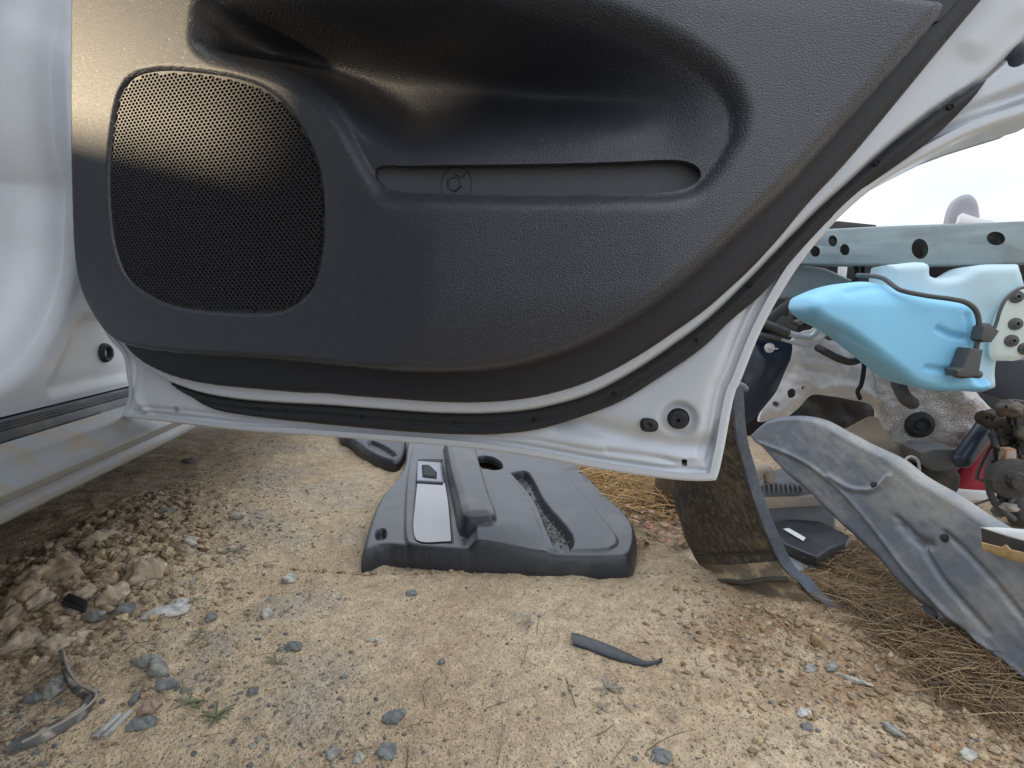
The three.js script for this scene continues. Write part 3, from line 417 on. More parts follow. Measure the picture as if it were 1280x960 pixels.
{
  const W = (d0, d1) => wallFr(at(940, 390, d0), at(1280, 390, d1));
  const RF = W(1.46, 1.18);
  // upper rail with punched holes
  part(wreck, 'fender_rail', plate(RF, [[930, 294], [1000, 289], [1042, 285.5], [1090, 283], [1135, 281], [1200, 279], [1300, 275], [1380, 271], [1380, 328], [1300, 329], [1210, 331.5], [1135, 332], [1060, 331.5], [1000, 330], [930, 330]], { depth: 0.05, bevel: 0.006, seg: 4, holes: [ell(1019, 314, 9.5, 10), ell(1041, 301, 9, 10), ell(1056, 312, 9.5, 10.2), ell(1150, 311, 14.5, 16), ell(1245, 298, 16, 12)] }), mat.rail).userData.label = 'pale green steel rail with punched holes';
  part(wreck, 'rail_back', plate(RF, [[930, 296], [1380, 277], [1380, 326], [930, 328]], { w: -0.085, depth: 0.004, bevel: 0 }), mat.darkMetal);
  part(wreck, 'rail_cover', plate(W(1.62, 1.4), [[1030, 279], [1048, 276], [1095, 281], [1100, 292], [1030, 292]], { depth: 0.02 }), mat.darkMetal);
  const R2 = W(1.50, 1.30);
  part(wreck, 'lower_rail', plate(R2, [[930, 336], [985, 334], [1000, 331], [1032, 335], [1066, 350], [1060, 356], [1030, 361], [1010, 373], [930, 373]], { depth: 0.06, bevel: 0.008, seg: 3 }), mat.rail).userData.label = 'lower blue grey rail behind the door edge';
  // dark bulkhead behind everything
  part(wreck, 'firewall', relief(W(1.95, 1.75), { poly: polyPx(W(1.95, 1.75), [[880, 318], [1420, 300], [1420, 560], [1240, 560], [1200, 575], [1150, 620], [880, 640]], 0, false), cell: 0.03, h: (u, v) => 0.03 * fbm(u * 5, v * 5, 2.2, 3) }), mat.black);
  // inner wing, white pressed steel
  const AF = W(1.50, 1.34);
  const apx = [[990, 428], [1008, 414], [1018, 412], [1026, 402, 1], [1034, 406], [1040, 411], [1052, 416], [1066, 424], [1085, 434], [1120, 446], [1200, 470], [1242, 513, 1], [1232, 522], [1222, 528], [1216, 541], [1200, 560, 1], [1175, 562], [1140, 561], [1124, 558], [1112, 549], [1100, 535], [1094, 509], [1062, 499.5], [1035, 495], [1018, 493], [1008, 499], [1002, 508], [987, 520], [968, 525], [948, 528, 1], [954, 510], [970, 488], [982, 463], [988, 447]];
  const ap = polyPx(AF, apx, 0), hl = (x, y, rx, ry) => polyPx(AF, ell(x, y, rx, ry, 16), 0, false);
  const rib1 = linePx(AF, [[1040, 412], [1042, 440], [1036, 470], [1024, 492]], 0), rib2 = linePx(AF, [[1002, 458], [1010, 464], [1018, 464]], 0), rib3 = linePx(AF, [[1020, 487], [1050, 480], [1085, 490], [1098, 500]], 0), rib4 = linePx(AF, [[995, 440], [1000, 470], [985, 500]], 0);
  const crx = linePx(AF, [[1105, 455], [1100, 500], [1112, 548]], 0);
  const aH = (u, v) => { const d = -ap.sd(u, v); return 0.012 * sm(0, 0.03, d) + 0.014 * fbm(u * 11, v * 11, 1.1, 3) + 0.003 * fbm(u * 45, v * 45, 2.1, 2) + 0.010 * Math.exp(-((lineDist(rib1, u, v) / 0.02) ** 2)) - 0.008 * Math.exp(-((lineDist(rib2, u, v) / 0.007) ** 2)) + 0.008 * Math.exp(-((lineDist(rib3, u, v) / 0.012) ** 2)) + 0.010 * Math.exp(-((lineDist(rib4, u, v) / 0.02) ** 2)) - 0.004 * (1 - clamp(d / 0.004)); };
  part(wreck, 'inner_wing', relief(AF, { poly: ap, holes: [hl(988, 491, 6, 6.5), hl(1002, 484, 3.2, 3.5), hl(970, 505, 3.2, 3.2), hl(1064, 432, 4, 2.6)], cell: 0.005, skirt: 0.02, h: aH }), mat.apron).userData.label = 'dirty white inner wing panel';
  part(wreck, 'wing_flap', relief(AF, { poly: polyPx(AF, [[1098, 450], [1130, 462], [1180, 478], [1204, 492], [1198, 508], [1214, 503], [1226, 499], [1238, 514], [1224, 530], [1214, 544], [1200, 557], [1160, 559], [1126, 556], [1112, 545], [1104, 520], [1098, 500]], 0.02), cell: 0.004, skirt: 0.006, h: (u, v) => aH(u, v) + 0.006 + 0.004 * fbm(u * 30, v * 30, 4.4, 2) }), mat.crackle).userData.label = 'wrinkled white sealant covered area of the wing';
  part(wreck, 'rubber_grommet', lathe(AF, ...AF.uv(1152, 532, 0.03), 0.020, [[0.0001, 0.008], [0.012, 0.008], [0.014, 0.005], [0.018, 0.006], [0.021, 0.012], [0.026, 0.011], [0.034, 0.006], [0.0365, 0]]), mat.rubber);
  for (const [x, y] of [[1002, 484], [970, 505]]) part(wreck, 'small_plug', lathe(AF, ...AF.uv(x, y, 0.015), 0.010, [[0.0001, 0.003], [0.004, 0.003], [0.007, 0.001], [0.008, -0.002]], 14), mat.hose);
  const CF = W(1.62, 1.5);
  part(wreck, 'wheel_well', relief(CF, { poly: polyPx(CF, [[1000, 520], [1010, 494], [1050, 492], [1100, 505], [1104, 530], [1060, 545], [1010, 545]], 0), cell: 0.01, h: (u, v) => 0.02 * fbm(u * 16, v * 16, 3.1, 3) }), mat.darkMetal);
  const BF = W(1.44, 1.30);
  part(wreck, 'side_apron', relief(BF, { poly: polyPx(BF, [[1040, 545], [1062, 534], [1096, 521], [1104, 538], [1118, 553], [1140, 566], [1180, 575], [1160, 600], [1090, 590]], 0), cell: 0.008, skirt: 0.004, h: (u, v) => 0.012 * fbm(u * 12, v * 12, 7.1, 3) }), mat.tan);
  // navy blue inner liner with a stud
  const NF = W(1.40, 1.30);
  const nl = polyPx(NF, [[900, 425], [944, 408], [975, 420], [990, 429], [989, 447], [982, 463], [970, 488], [956, 508], [940, 526], [900, 540]], 0);
  part(wreck, 'wheel_arch_liner', relief(NF, { poly: nl, cell: 0.006, skirt: 0.006, h: (u, v) => 0.03 * sm(0, 0.08, -nl.sd(u, v)) + 0.008 * fbm(u * 14, v * 9, 2.9, 2) }), mat.navy).userData.label = 'glossy navy liner beside the white wing';
  part(wreck, 'stud', merge([lathe(NF, ...NF.uv(962, 435, 0.035), 0.034, [[0.0001, 0.008], [0.004, 0.008], [0.006, 0.004], [0.012, 0.003], [0.0135, 0]], 18), capTube([NF.px(962, 435, 0.04), NF.px(968, 436, 0.05), NF.px(972, 436, 0.05)], 0.002, 8, 6)]), mat.pipe);
  // pipes and hoses over the wing
  const PD = 1.36, q = (x, y, d = PD) => at(x, y, d);
  part(wreck, 'coolant_pipe', capTube([q(960, 405), q(972, 411), q(984, 416), q(1000, 420), q(1012, 421), q(1019, 416), q(1024, 406), q(1028, 398)], 0.0085, 40), mat.pipe);
  part(wreck, 'pipe_sleeve', capTube([q(948, 402), q(962, 407), q(976, 413), q(983, 415.5)], 0.0115, 20), mat.hose);
  part(wreck, 'coolant_pipe', capTube([q(950, 419), q(972, 423), q(990, 428), q(1006, 432)], 0.0042, 24), mat.pipe);
  part(wreck, 'pipe_sleeve', capTube([q(946, 418), q(958, 420), q(973, 423.5)], 0.0075, 16), mat.hose);
  part(wreck, 'strut_bar', plate(W(1.38, 1.3), [[952, 402], [958, 397], [988, 374], [1000, 372], [993, 386], [976, 396], [962, 410]], { depth: 0.02 }), mat.darkMetal);
  part(wreck, 'bracket', plate(W(1.42, 1.32), [[991, 374], [1008, 374], [1016, 384], [1020, 400], [1010, 408], [998, 408], [991, 402]], { depth: 0.03, bevel: 0.004 }), mat.darkMetal);
  part(wreck, 'bracket', plate(W(1.5, 1.4), [[955, 392], [985, 396], [998, 404], [996, 414], [950, 408]], { depth: 0.02 }), mat.steel);
  part(wreck, 'rubber_hose', capTube([q(1023, 435, 1.3), q(1034, 441, 1.28), q(1048, 448, 1.28), q(1062, 452, 1.28), q(1072, 450, 1.28), q(1077, 443, 1.28)], 0.0095, 30), mat.darkMetal);
  part(wreck, 'rubber_hose', capTube([q(1077, 441, 1.28), q(1080, 455, 1.27), q(1079, 468, 1.27), q(1076, 482, 1.27), q(1072, 489, 1.27), q(1075, 498, 1.27)], 0.0052, 24), mat.black);
  part(wreck, 'drain_elbow', capTube([q(1122, 478, 1.26), q(1126, 487, 1.25), q(1131, 497, 1.24), q(1140, 504, 1.25)], 0.0155, 24, 14), mat.hose);
  part(wreck, 'clip', merge([capTube([q(1070, 331, 1.38), q(1071, 345, 1.37), q(1069, 352, 1.37)], 0.006, 10), capTube([q(1078, 331, 1.38), q(1079, 344, 1.37)], 0.005, 10)]), mat.black);
  part(wreck, 'dark_bracket', plate(W(1.5, 1.3), [[1150, 333], [1208, 331], [1188, 349], [1160, 348]], { depth: 0.02 }), mat.darkMetal);
  part(wreck, 'dark_bracket', plate(W(1.36, 1.16), [[1252, 330], [1264, 330], [1279, 353], [1290, 356], [1276, 358]], { depth: 0.015 }), mat.darkMetal);
  part(wreck, 'upright', plate(W(1.7, 1.6), [[1050, 330], [1060, 330], [1058, 350], [1049, 350]], { depth: 0.01 }), mat.white);
  // washer fluid tank
  const TF = W(1.20, 1.12), T2 = W(1.30, 1.16);
  const rear = polyPx(T2, [[1104, 352, 1], [1108, 331, 1], [1158, 330], [1160, 345], [1190, 346], [1214, 333], [1268, 330, 1], [1275, 372], [1256, 395], [1246, 420], [1240, 455], [1240, 484, 1], [1215, 490], [1120, 440], [1100, 380]], 0);
  const tk = part(wreck, 'washer_tank', relief(TF, (() => {
    const tp = polyPx(TF, [[1011, 386], [1016, 373], [1030, 366], [1058, 356], [1092, 350.5], [1130, 358], [1172, 369], [1218, 376, 1], [1222, 400], [1221, 434], [1214, 456], [1217, 474], [1234, 474], [1236, 486], [1222, 490], [1200, 489.5], [1172, 489], [1152, 486], [1135, 479], [1118, 466], [1080, 436], [1052, 415], [1024, 400]], 0.02, true, 5);
    const ridge = linePx(TF, [[1012, 378], [1060, 380], [1130, 384], [1218, 388]], 0.02), dent1 = linePx(TF, [[1170, 411], [1184, 418], [1201, 422]], 0.03), dent2 = linePx(TF, [[1154, 459], [1180, 462], [1204, 459]], 0.03), dent3 = linePx(TF, [[1060, 366], [1085, 361], [1110, 360], [1128, 362]], 0.02), fold = linePx(TF, [[1206, 395], [1206, 440], [1195, 462], [1180, 478]], 0.03);
    const vr = TF.uv(1120, 384, 0.02)[1], vt = TF.uv(1120, 354, 0.02)[1];
    return { poly: tp, cell: 0.0034, skirt: 0.10, uvs: 1, h: (u, v) => { const d = -tp.sd(u, v), r = 0.022; return 0.002 + 0.032 * Math.sqrt(1 - Math.pow(1 - clamp(d / r), 2)) - 0.030 * sm(vr - 0.004, vt + 0.01, v) - 0.010 * Math.exp(-((lineDist(dent1, u, v) / 0.006) ** 2)) - 0.008 * Math.exp(-((lineDist(dent2, u, v) / 0.006) ** 2)) - 0.008 * Math.exp(-((lineDist(dent3, u, v) / 0.008) ** 2)) + 0.02 * clamp((vr - v) / 0.16) * (1 - clamp((vr - v) / 0.3)) - 0.012 * sm(0.012, -0.004, lineDist(fold, u, v)) * 0.5; } };
  })()), mat.tank);
  tk.userData.label = 'sky blue plastic washer fluid tank';
  const tm = (n, g, m) => mesh(n, local(g, wreck), m, tk);
  tm('rear_chamber', relief(T2, { poly: rear, cell: 0.005, skirt: 0.08, h: (u, v) => 0.03 * Math.sqrt(1 - Math.pow(1 - clamp(-rear.sd(u, v) / 0.02), 2)) + 0.006 * fbm(u * 9, v * 9, 3.3, 2) }), mat.tankPale);
  const th = (l, d = 1.075) => l.map(([x, y, e = d]) => at(x, y, e));
  tm('washer_hose', capTube(th([[1072, 344, 1.24], [1090, 345, 1.2], [1104, 348, 1.17], [1114, 355, 1.15], [1124, 362, 1.13], [1134, 365, 1.12], [1160, 370, 1.10], [1190, 374], [1207, 378], [1218, 386], [1223, 398], [1223, 420], [1220, 436]]), 0.0052, 90, 8), mat.hose);
  const PFx = W(1.10, 1.05);
  tm('washer_pump', merge([plate(PFx, [[1213, 435], [1230, 437], [1224, 471], [1209, 472], [1197, 471], [1196, 463], [1204, 460]], { depth: 0.03, bevel: 0.004, seg: 3 }), capTube(th([[1196, 467, 1.09], [1204, 468], [1214, 467], [1222, 468]]), 0.009, 16)]), mat.hose);
  tm('pump_wire', capTube(th([[1290, 357], [1272, 362], [1258, 373], [1250, 388], [1246, 402], [1243, 410]]), 0.0034, 40, 7), mat.hose);
  tm('connector', plate(PFx, [[1230, 408], [1237, 404], [1250, 414], [1246, 420], [1240, 428], [1230, 428], [1226, 424]], { depth: 0.025, bevel: 0.003 }), mat.hose);
  // mounting plate, dark chassis leg
  const MF = W(1.26, 1.12);
  const mp = polyPx(MF, [[1243, 404], [1256, 378], [1278, 358], [1330, 345], [1330, 445], [1282, 446], [1268, 451], [1252, 450], [1238, 448]], 0);
  part(wreck, 'mounting_plate', relief(MF, { poly: mp, cell: 0.006, skirt: 0.008, h: (u, v) => 0.004 * sm(0, 0.01, -mp.sd(u, v)) }), M({ color: lin(0.56, 0.62, 0.57), roughness: 0.45, side: THREE.DoubleSide }));
  for (const [x, y] of [[1271, 371], [1270, 405], [1265, 426], [1282, 436]]) part(wreck, 'bolt', lathe(MF, ...MF.uv(x, y, 0.006), 0.004, [[0.0001, 0.004], [0.003, 0.004], [0.0035, 0.009], [0.006, 0.009], [0.0075, 0.006], [0.013, 0.003], [0.0135, 0]], 20), mat.hose);
  part(wreck, 'chassis_leg', plate(W(1.42, 1.22), [[1228, 452], [1330, 446], [1330, 520], [1280, 508], [1240, 496], [1222, 490]], { depth: 0.05, bevel: 0.006 }), M({ color: lin(0.035, 0.042, 0.06), roughness: 0.4 }));
  // suspension and hub clutter
  part(wreck, 'crossmember', plate(W(1.30, 1.22), [[1152, 566], [1168, 561], [1198, 562], [1204, 568], [1200, 588], [1168, 590], [1156, 582]], { depth: 0.08, bevel: 0.006, seg: 3 }), mat.steel);
  part(wreck, 'crossmember', plate(W(1.34, 1.26), [[1140, 584], [1196, 586], [1203, 596], [1197, 626], [1186, 622], [1160, 606], [1140, 598]], { depth: 0.10, bevel: 0.008, seg: 3 }), mat.darkMetal);
  part(wreck, 'pipe_bracket', capTube([q(1132, 590, 1.24), q(1131, 576, 1.24), q(1137, 571, 1.24), q(1146, 574, 1.24), q(1149, 584, 1.24), q(1148, 598, 1.24)], 0.0035, 30, 7), mat.pipe);
  part(wreck, 'strut_tube', capTube([q(1240, 522, 1.24), q(1228, 540, 1.22), q(1216, 556, 1.21), q(1203, 574, 1.2)], 0.022, 24, 18), M({ color: lin(0.035, 0.045, 0.07), roughness: 0.35 }));
  reseed(77);
  const blob = (x, y, d, r, s = [1, 1, 1]) => { const g = new THREE.IcosahedronGeometry(r, 4), P = g.attributes.position, o = at(x, y, d), z = rr(0, 50); for (let i = 0; i < P.count; i++) { const p = V3().fromBufferAttribute(P, i), k = 1 + 0.5 * fbm(p.x / r * 1.3, p.y / r * 1.3, z + p.z / r, 3); P.setXYZ(i, p.x * k * s[0] + o.x, p.y * k * s[1] + o.y, p.z * k * s[2] + o.z); } const m = BGU.mergeVertices(g.deleteAttribute('normal').deleteAttribute('uv')); m.computeVertexNormals(); m.setAttribute('uv', new THREE.Float32BufferAttribute(new Float32Array(m.attributes.position.count * 2), 2)); return m; };
  part(wreck, 'suspension_arm', merge([capTube([q(1230, 522, 1.18), q(1248, 530, 1.15), q(1270, 520, 1.12), q(1300, 522, 1.1)], 0.018, 30), capTube([q(1246, 520, 1.16), q(1258, 545, 1.14), q(1258, 575, 1.12), q(1258, 610, 1.10), q(1268, 640, 1.08)], 0.016, 40), blob(1252, 522, 1.16, 0.03, [1.2, 0.8, 1]), blob(1276, 532, 1.1, 0.035, [1, 0.8, 1])]), mat.darkMetal);
  part(wreck, 'drive_shaft', merge([capTube([q(1264, 548, 1.12), q(1262, 580, 1.1), q(1262, 612, 1.08), q(1276, 646, 1.06)], 0.024, 30, 14), capTube([q(1284, 545, 1.1), q(1278, 580, 1.08), q(1280, 620, 1.06)], 0.012, 20)]), mat.darkMetal);
  const HF = W(1.16, 1.02);
  part(wreck, 'brake_disc', lathe(HF, ...HF.uv(1266, 598, 0), 0, [[0.0001, 0.03], [0.016, 0.03], [0.019, 0.012], [0.034, 0.010], [0.040, 0.008], [0.042, 0.002], [0.042, -0.008]], 32), mat.darkMetal);
  part(wreck, 'brake_hose', capTube([q(1248, 560, 1.1), q(1236, 582, 1.08), q(1236, 608, 1.07), q(1246, 632, 1.06), q(1266, 648, 1.05)], 0.007, 40), mat.hose);
  part(wreck, 'link_bracket', plate(HF, [[1258, 562], [1271, 562], [1272, 578], [1274, 592], [1262, 594], [1256, 580]], { depth: 0.02 }), M({ map: again(dusty([0.34, 0.30, 0.26], [0.30, 0.14, 0.06], 1, 111), 6), roughness: 0.7 }));
  part(wreck, 'nut', merge([blob(1262, 634, 1.03, 0.012, [1.4, 0.7, 1]), blob(1258, 608, 1.04, 0.007), blob(1280, 600, 1.04, 0.02)]), mat.tan);
  // wiring and small clutter
  for (let i = 0; i < 9; i++) { const x0 = rr(1236, 1290), y0 = rr(505, 560), p = []; for (let k = 0; k < 6; k++) p.push(q(x0 + (k - 1) * rr(-7, 9), y0 + k * rr(10, 22), rr(1.04, 1.12))); part(wreck, 'wire', tube(p, rr(0.002, 0.0045), 30, 6), i % 3 ? mat.black : mat.hose); }
  for (const [x, y, r] of [[1262, 512, 0.02], [1290, 545, 0.026], [1258, 552, 0.014], [1272, 572, 0.012], [1288, 612, 0.024], [1248, 640, 0.012], [1274, 650, 0.016]]) part(wreck, 'hub_casting', blob(x, y, rr(1.06, 1.12), r, [1.2, 0.9, 1]), rnd() > 0.6 ? mat.steel : mat.darkMetal);
  for (const [x, y] of [[1005, 392], [1014, 398], [1000, 402], [1040, 420], [1034, 412]]) part(wreck, 'bracket', blob(x, y, 1.38, rr(0.009, 0.016), [1.2, 0.8, 1]), rnd() > 0.5 ? mat.darkMetal : mat.tan);
  part(wreck, 'splash_shield', plate(W(1.3, 1.08), [[1268, 500], [1330, 508], [1330, 680], [1290, 660], [1274, 640], [1282, 590], [1272, 545]], { depth: 0.02, bevel: 0.003 }), mat.darkMetal);
}
// things behind the wreck
{
  const o = thing('tail_lamp', 'red lamp lens with a white base, glimpsed behind the black hub at the right', 'lamp', null, at(1225, 628, 1.30)), F2 = wallFr(at(1150, 390, 1.31), at(1290, 390, 1.27));
  const rp = polyPx(F2, [[1188, 618, 1], [1228, 545, 1], [1262, 542, 1], [1262, 620, 1]], 0.005);
  part(o, 'lens', relief(F2, { poly: rp, cell: 0.006, skirt: 0.04, h: (u, v) => 0.012 * Math.sqrt(clamp(-rp.sd(u, v) / 0.02)) }), mat.red);
  part(o, 'base', plate(F2, [[1184, 611], [1262, 616], [1262, 632], [1184, 626]], { w: 0.018, depth: 0.05, bevel: 0.006, seg: 4 }), mat.white);
  const h = thing('headrest', 'rounded grey headrest shaped plastic cap standing above the green rail', 'plastic cap', null, at(1206, 278, 1.8)), HF = wallFr(at(1150, 390, 1.85), at(1260, 390, 1.75));
  const hp = polyPx(HF, [[1184, 285, 1], [1187, 268], [1191, 256], [1197, 247], [1205, 243], [1214, 244], [1221, 252], [1224, 266], [1225, 285, 1]], 0);
  part(h, 'shell', relief(HF, { poly: hp, cell: 0.005, skirt: 0.05, h: (u, v) => 0.018 * Math.sqrt(1 - Math.pow(1 - clamp(-hp.sd(u, v) / 0.03), 2)) }), M({ color: lin(0.30, 0.30, 0.32), roughness: 0.5, side: THREE.DoubleSide }));
  part(h, 'bracket', plate(HF, [[1197, 279], [1200, 269], [1204, 266], [1222, 272], [1242, 275], [1242, 280]], { w: 0.04, depth: 0.02, bevel: 0.004 }), mat.white);
}
// ---------- loose panels lying about ----------
Object.assign(mat, {
  linerGrey: M({ map: tex(1024, (x, y) => { const d = tfbm(x, y, 5, 301, 7), st = tfbm(x * 0.3 + y * 0.0, y, 96, 303, 3), sc = worley(x, y, 14, 305, 0.5), g = hsh(Math.floor(x * 600), Math.floor(y * 600), 3); const f = clamp(1.0 * sm(0.36, 0.74, d * 0.75 + st * 0.25) * (0.6 + 0.4 * g) + (sc[1] - sc[0] < 0.012 ? 0.30 : 0)); return [0, 1, 2].map((i) => enc(mix([0.150, 0.170, 0.198][i], [0.36, 0.34, 0.30][i], f))); }, true, 1.5), roughness: 0.42, side: THREE.DoubleSide, bumpMap: again(T.rough, 5), bumpScale: 0.0008 }),
  trimGrey: M({ map: again(dusty([0.024, 0.027, 0.034], [0.20, 0.185, 0.16], 0.15, 121), 3), roughness: 0.36, side: THREE.DoubleSide, bumpMap: again(T.grain, 14), bumpScale: 0.0002 }),
  muddy: M({ map: tex(1024, (x, y) => { const s = tfbm(x, y * 0.5, 96, 131, 4), g = hsh(Math.floor(x * 900), Math.floor(y * 600), 4), b = tfbm(x, y, 10, 137, 5); const f = clamp(0.05 + 0.34 * sm(0.38, 0.8, s) * (0.4 + 0.6 * g) + 0.16 * sm(0.45, 0.75, b) * g + (g > 0.992 ? 0.4 : 0)); return [0, 1, 2].map((i) => enc(mix([0.020, 0.019, 0.019][i], [0.36, 0.28, 0.17][i], f))); }, true, 1), roughness: 0.6, side: THREE.DoubleSide, bumpMap: again(T.rough, 3), bumpScale: 0.002 }),
  driedMud: M({ map: again(dusty([0.10, 0.085, 0.065], [0.40, 0.31, 0.19], 1.3, 133), 2), roughness: 0.95, side: THREE.DoubleSide, bumpMap: again(T.rough, 6), bumpScale: 0.002 }),
  blueEdge: M({ map: again(dusty([0.085, 0.105, 0.135], [0.22, 0.22, 0.22], 0.35, 141), 5), roughness: 0.38, side: THREE.DoubleSide }),
  silver: M({ color: lin(0.24, 0.25, 0.28), roughness: 0.4 }), gloss: MP({ clearcoat: 1, clearcoatRoughness: 0.04, color: lin(0.02, 0.02, 0.024), roughness: 0.06 }),
  blue: M({ color: lin(0.04, 0.14, 0.32), roughness: 0.5 }),
});
{ // door trim panel on the ground
  const GF = flatFr(0.0), tp = thing('door_trim_panel', 'dark grey door trim panel lying flat on the dirt below the open door', 'trim panel', null, at(625, 640, 1.1).setY(0));
  const P3 = (l, w, c = true) => polyPx(GF, l, w, c);
  const out = P3([[451, 709, 1], [454, 694], [464, 660], [476, 634], [494, 612], [504, 594], [508, 568], [515, 540], [529, 505, 1], [668, 505, 1], [696, 558], [722, 592], [754, 628], [786, 660], [795, 677], [795, 700], [788, 713], [764, 716], [700, 715], [620, 712], [540, 706], [480, 700], [468, 704, 1]], 0.008);
  const inn = P3([[516, 557], [508, 600], [505, 660], [507, 676], [516, 684], [580, 687], [700, 688], [764, 685], [773, 678], [772, 670], [745, 636], [712, 596], [692, 562], [672, 530, 1], [530, 520, 1]], 0.042);
  const armT = P3([[556, 545, 1], [592, 545, 1], [601, 580], [611, 612], [620, 637], [617, 641], [600, 643], [582, 643], [577, 639], [570, 612], [562, 580]], 0.088, true);
  const hump = P3([[576, 584, 1], [640, 588], [664, 608], [680, 640], [694, 680, 1], [640, 684], [586, 684, 1]], 0.066);
  const slot = P3([[640, 588, 1], [658, 586], [680, 622], [716, 668], [712, 681], [698, 681], [686, 660], [668, 620]], 0.05);
  const gap = P3([[598, 570], [614, 570], [626, 577], [627, 584], [604, 584]], 0.045);
  const inlay = P3([[523, 575, 1], [553, 575, 1], [563, 640, 1], [566, 681, 1], [522, 678], [517, 665], [519, 620]], 0.040);
  const sw = P3([[522, 576, 1], [551, 578, 1], [554, 602, 1], [521, 600, 1]], 0.044);
  const notch = P3([[471, 662], [480, 660], [481, 672], [471, 673]], 0.04);
  const H = (u, v) => {
    const d = -out.sd(u, v); let w = 0.006 + 0.032 * Math.sqrt(1 - Math.pow(1 - clamp(d / 0.011), 2));
    const di = inn.sd(u, v); w += 0.004 * sm(0.004, -0.004, di) - 0.004 * Math.exp(-((di / 0.0025) ** 2));
    const da = armT.sd(u, v); w = Math.max(w, (0.090 - 0.072 * sm(-0.003, 0.011, da) - 0.010 * sm(-0.022, 0.002, da)) * sm(-0.002, 0.012, d + 0.012 * sm(0.01, 0.03, d)));
    const dh = hump.sd(u, v); w = Math.max(w, (0.038 + 0.031 * sm(0.006, -0.022, dh) * (0.2 + 0.8 * sm(0.12, 0.0, da))) * sm(-0.002, 0.010, d));
    w -= 0.024 * sm(0.004, -0.006, slot.sd(u, v)) ; w -= 0.02 * sm(0.003, -0.003, gap.sd(u, v));
    const dl = inlay.sd(u, v); if (da > 0.01) w -= 0.006 * sm(0.002, -0.002, dl);
    w -= 0.014 * sm(0.001, -0.003, notch.sd(u, v));
    return w + 0.0005 * fbm(u * 12, v * 12, 2.2, 2);
  };
  part(tp, 'panel', relief(GF, { poly: out, holes: [gap], cell: 0.0034, skirt: 0.012, h: H, uvs: 1 }), mat.trimGrey);
  const keep = (l, w, c) => P3(l, w, c);
  part(tp, 'inlay', relief(GF, { poly: keep([[522, 603, 1], [556, 605, 1], [560, 630], [564, 678, 1], [522, 677], [517, 664], [519, 632]], 0.036), cell: 0.003, h: () => 0.0386 }), mat.gloss).userData.label = 'glossy black inlay strip';
  const swp = part(tp, 'switch_plate', relief(GF, { poly: sw, cell: 0.0025, skirt: 0.006, h: (u, v) => 0.0425 + 0.002 * sm(0, 0.003, -sw.sd(u, v)) }), mat.silver);
  const swr = keep([[527, 581, 1], [538, 582, 1], [546, 590, 1], [546, 598, 1], [528, 596, 1]], 0.046); mesh('window_switch', local(relief(GF, { poly: swr, cell: 0.002, skirt: 0.004, h: (u, v) => 0.0455 + 0.004 * sm(0, 0.006, -swr.sd(u, v)) }), tp), mat.black, swp);
  const stud = []; reseed(5); for (let i = 0; i < 130; i++) { const t = rnd(), x = mix(650, 706, t) + rr(-10, 10), y = mix(596, 674, t) + rr(-4, 4); const [u, v] = GF.uv(x, y, 0.03); if (slot.sd(u, v) < -0.003) stud.push(lathe(GF, u, v, H(u, v) - 0.001, [[0.0001, 0.005], [0.0015, 0.0045], [0.003, 0.001], [0.0032, 0]], 7)); }
  part(tp, 'studded_insert', merge(stud), M({ map: again(dusty([0.06, 0.06, 0.06], [0.42, 0.38, 0.30], 1, 151), 6), roughness: 0.6 })).userData.kind = 'stuff';
  part(tp, 'screw', lathe(GF, ...GF.uv(661, 611, 0.045), 0.026, [[0.0001, 0.008], [0.004, 0.008], [0.006, 0.004], [0.0065, 0]], 14), mat.black);
  part(tp, 'pull_recess', plate(triFr(at(556, 592, 1.38), at(563, 640, 1.18), at(563, 600, 1.36)), [[557, 590], [562, 592], [565, 612], [561, 614]], { depth: 0.002, bevel: 0 }), mat.black);
  // second, smaller trim piece behind it
  const s2 = thing('plastic_trim_piece', 'small black slotted trim piece lying left of the fallen door trim panel', 'trim piece', null, ground(468, 562));
  const sp = P3([[424, 545], [440, 552], [458, 565], [480, 575], [496, 577], [504, 568], [507, 545], [500, 525], [430, 525]], 0.03), sl = P3([[459, 556], [464, 553], [490, 566], [495, 572], [488, 573], [462, 561]], 0.03);
  part(s2, 'panel', relief(GF, { poly: sp, cell: 0.006, skirt: 0.028, h: (u, v) => 0.022 + 0.014 * Math.sqrt(1 - Math.pow(1 - clamp(-sp.sd(u, v) / 0.02), 2)) - 0.012 * sm(0.002, -0.004, sl.sd(u, v)) }), mat.flange);
}
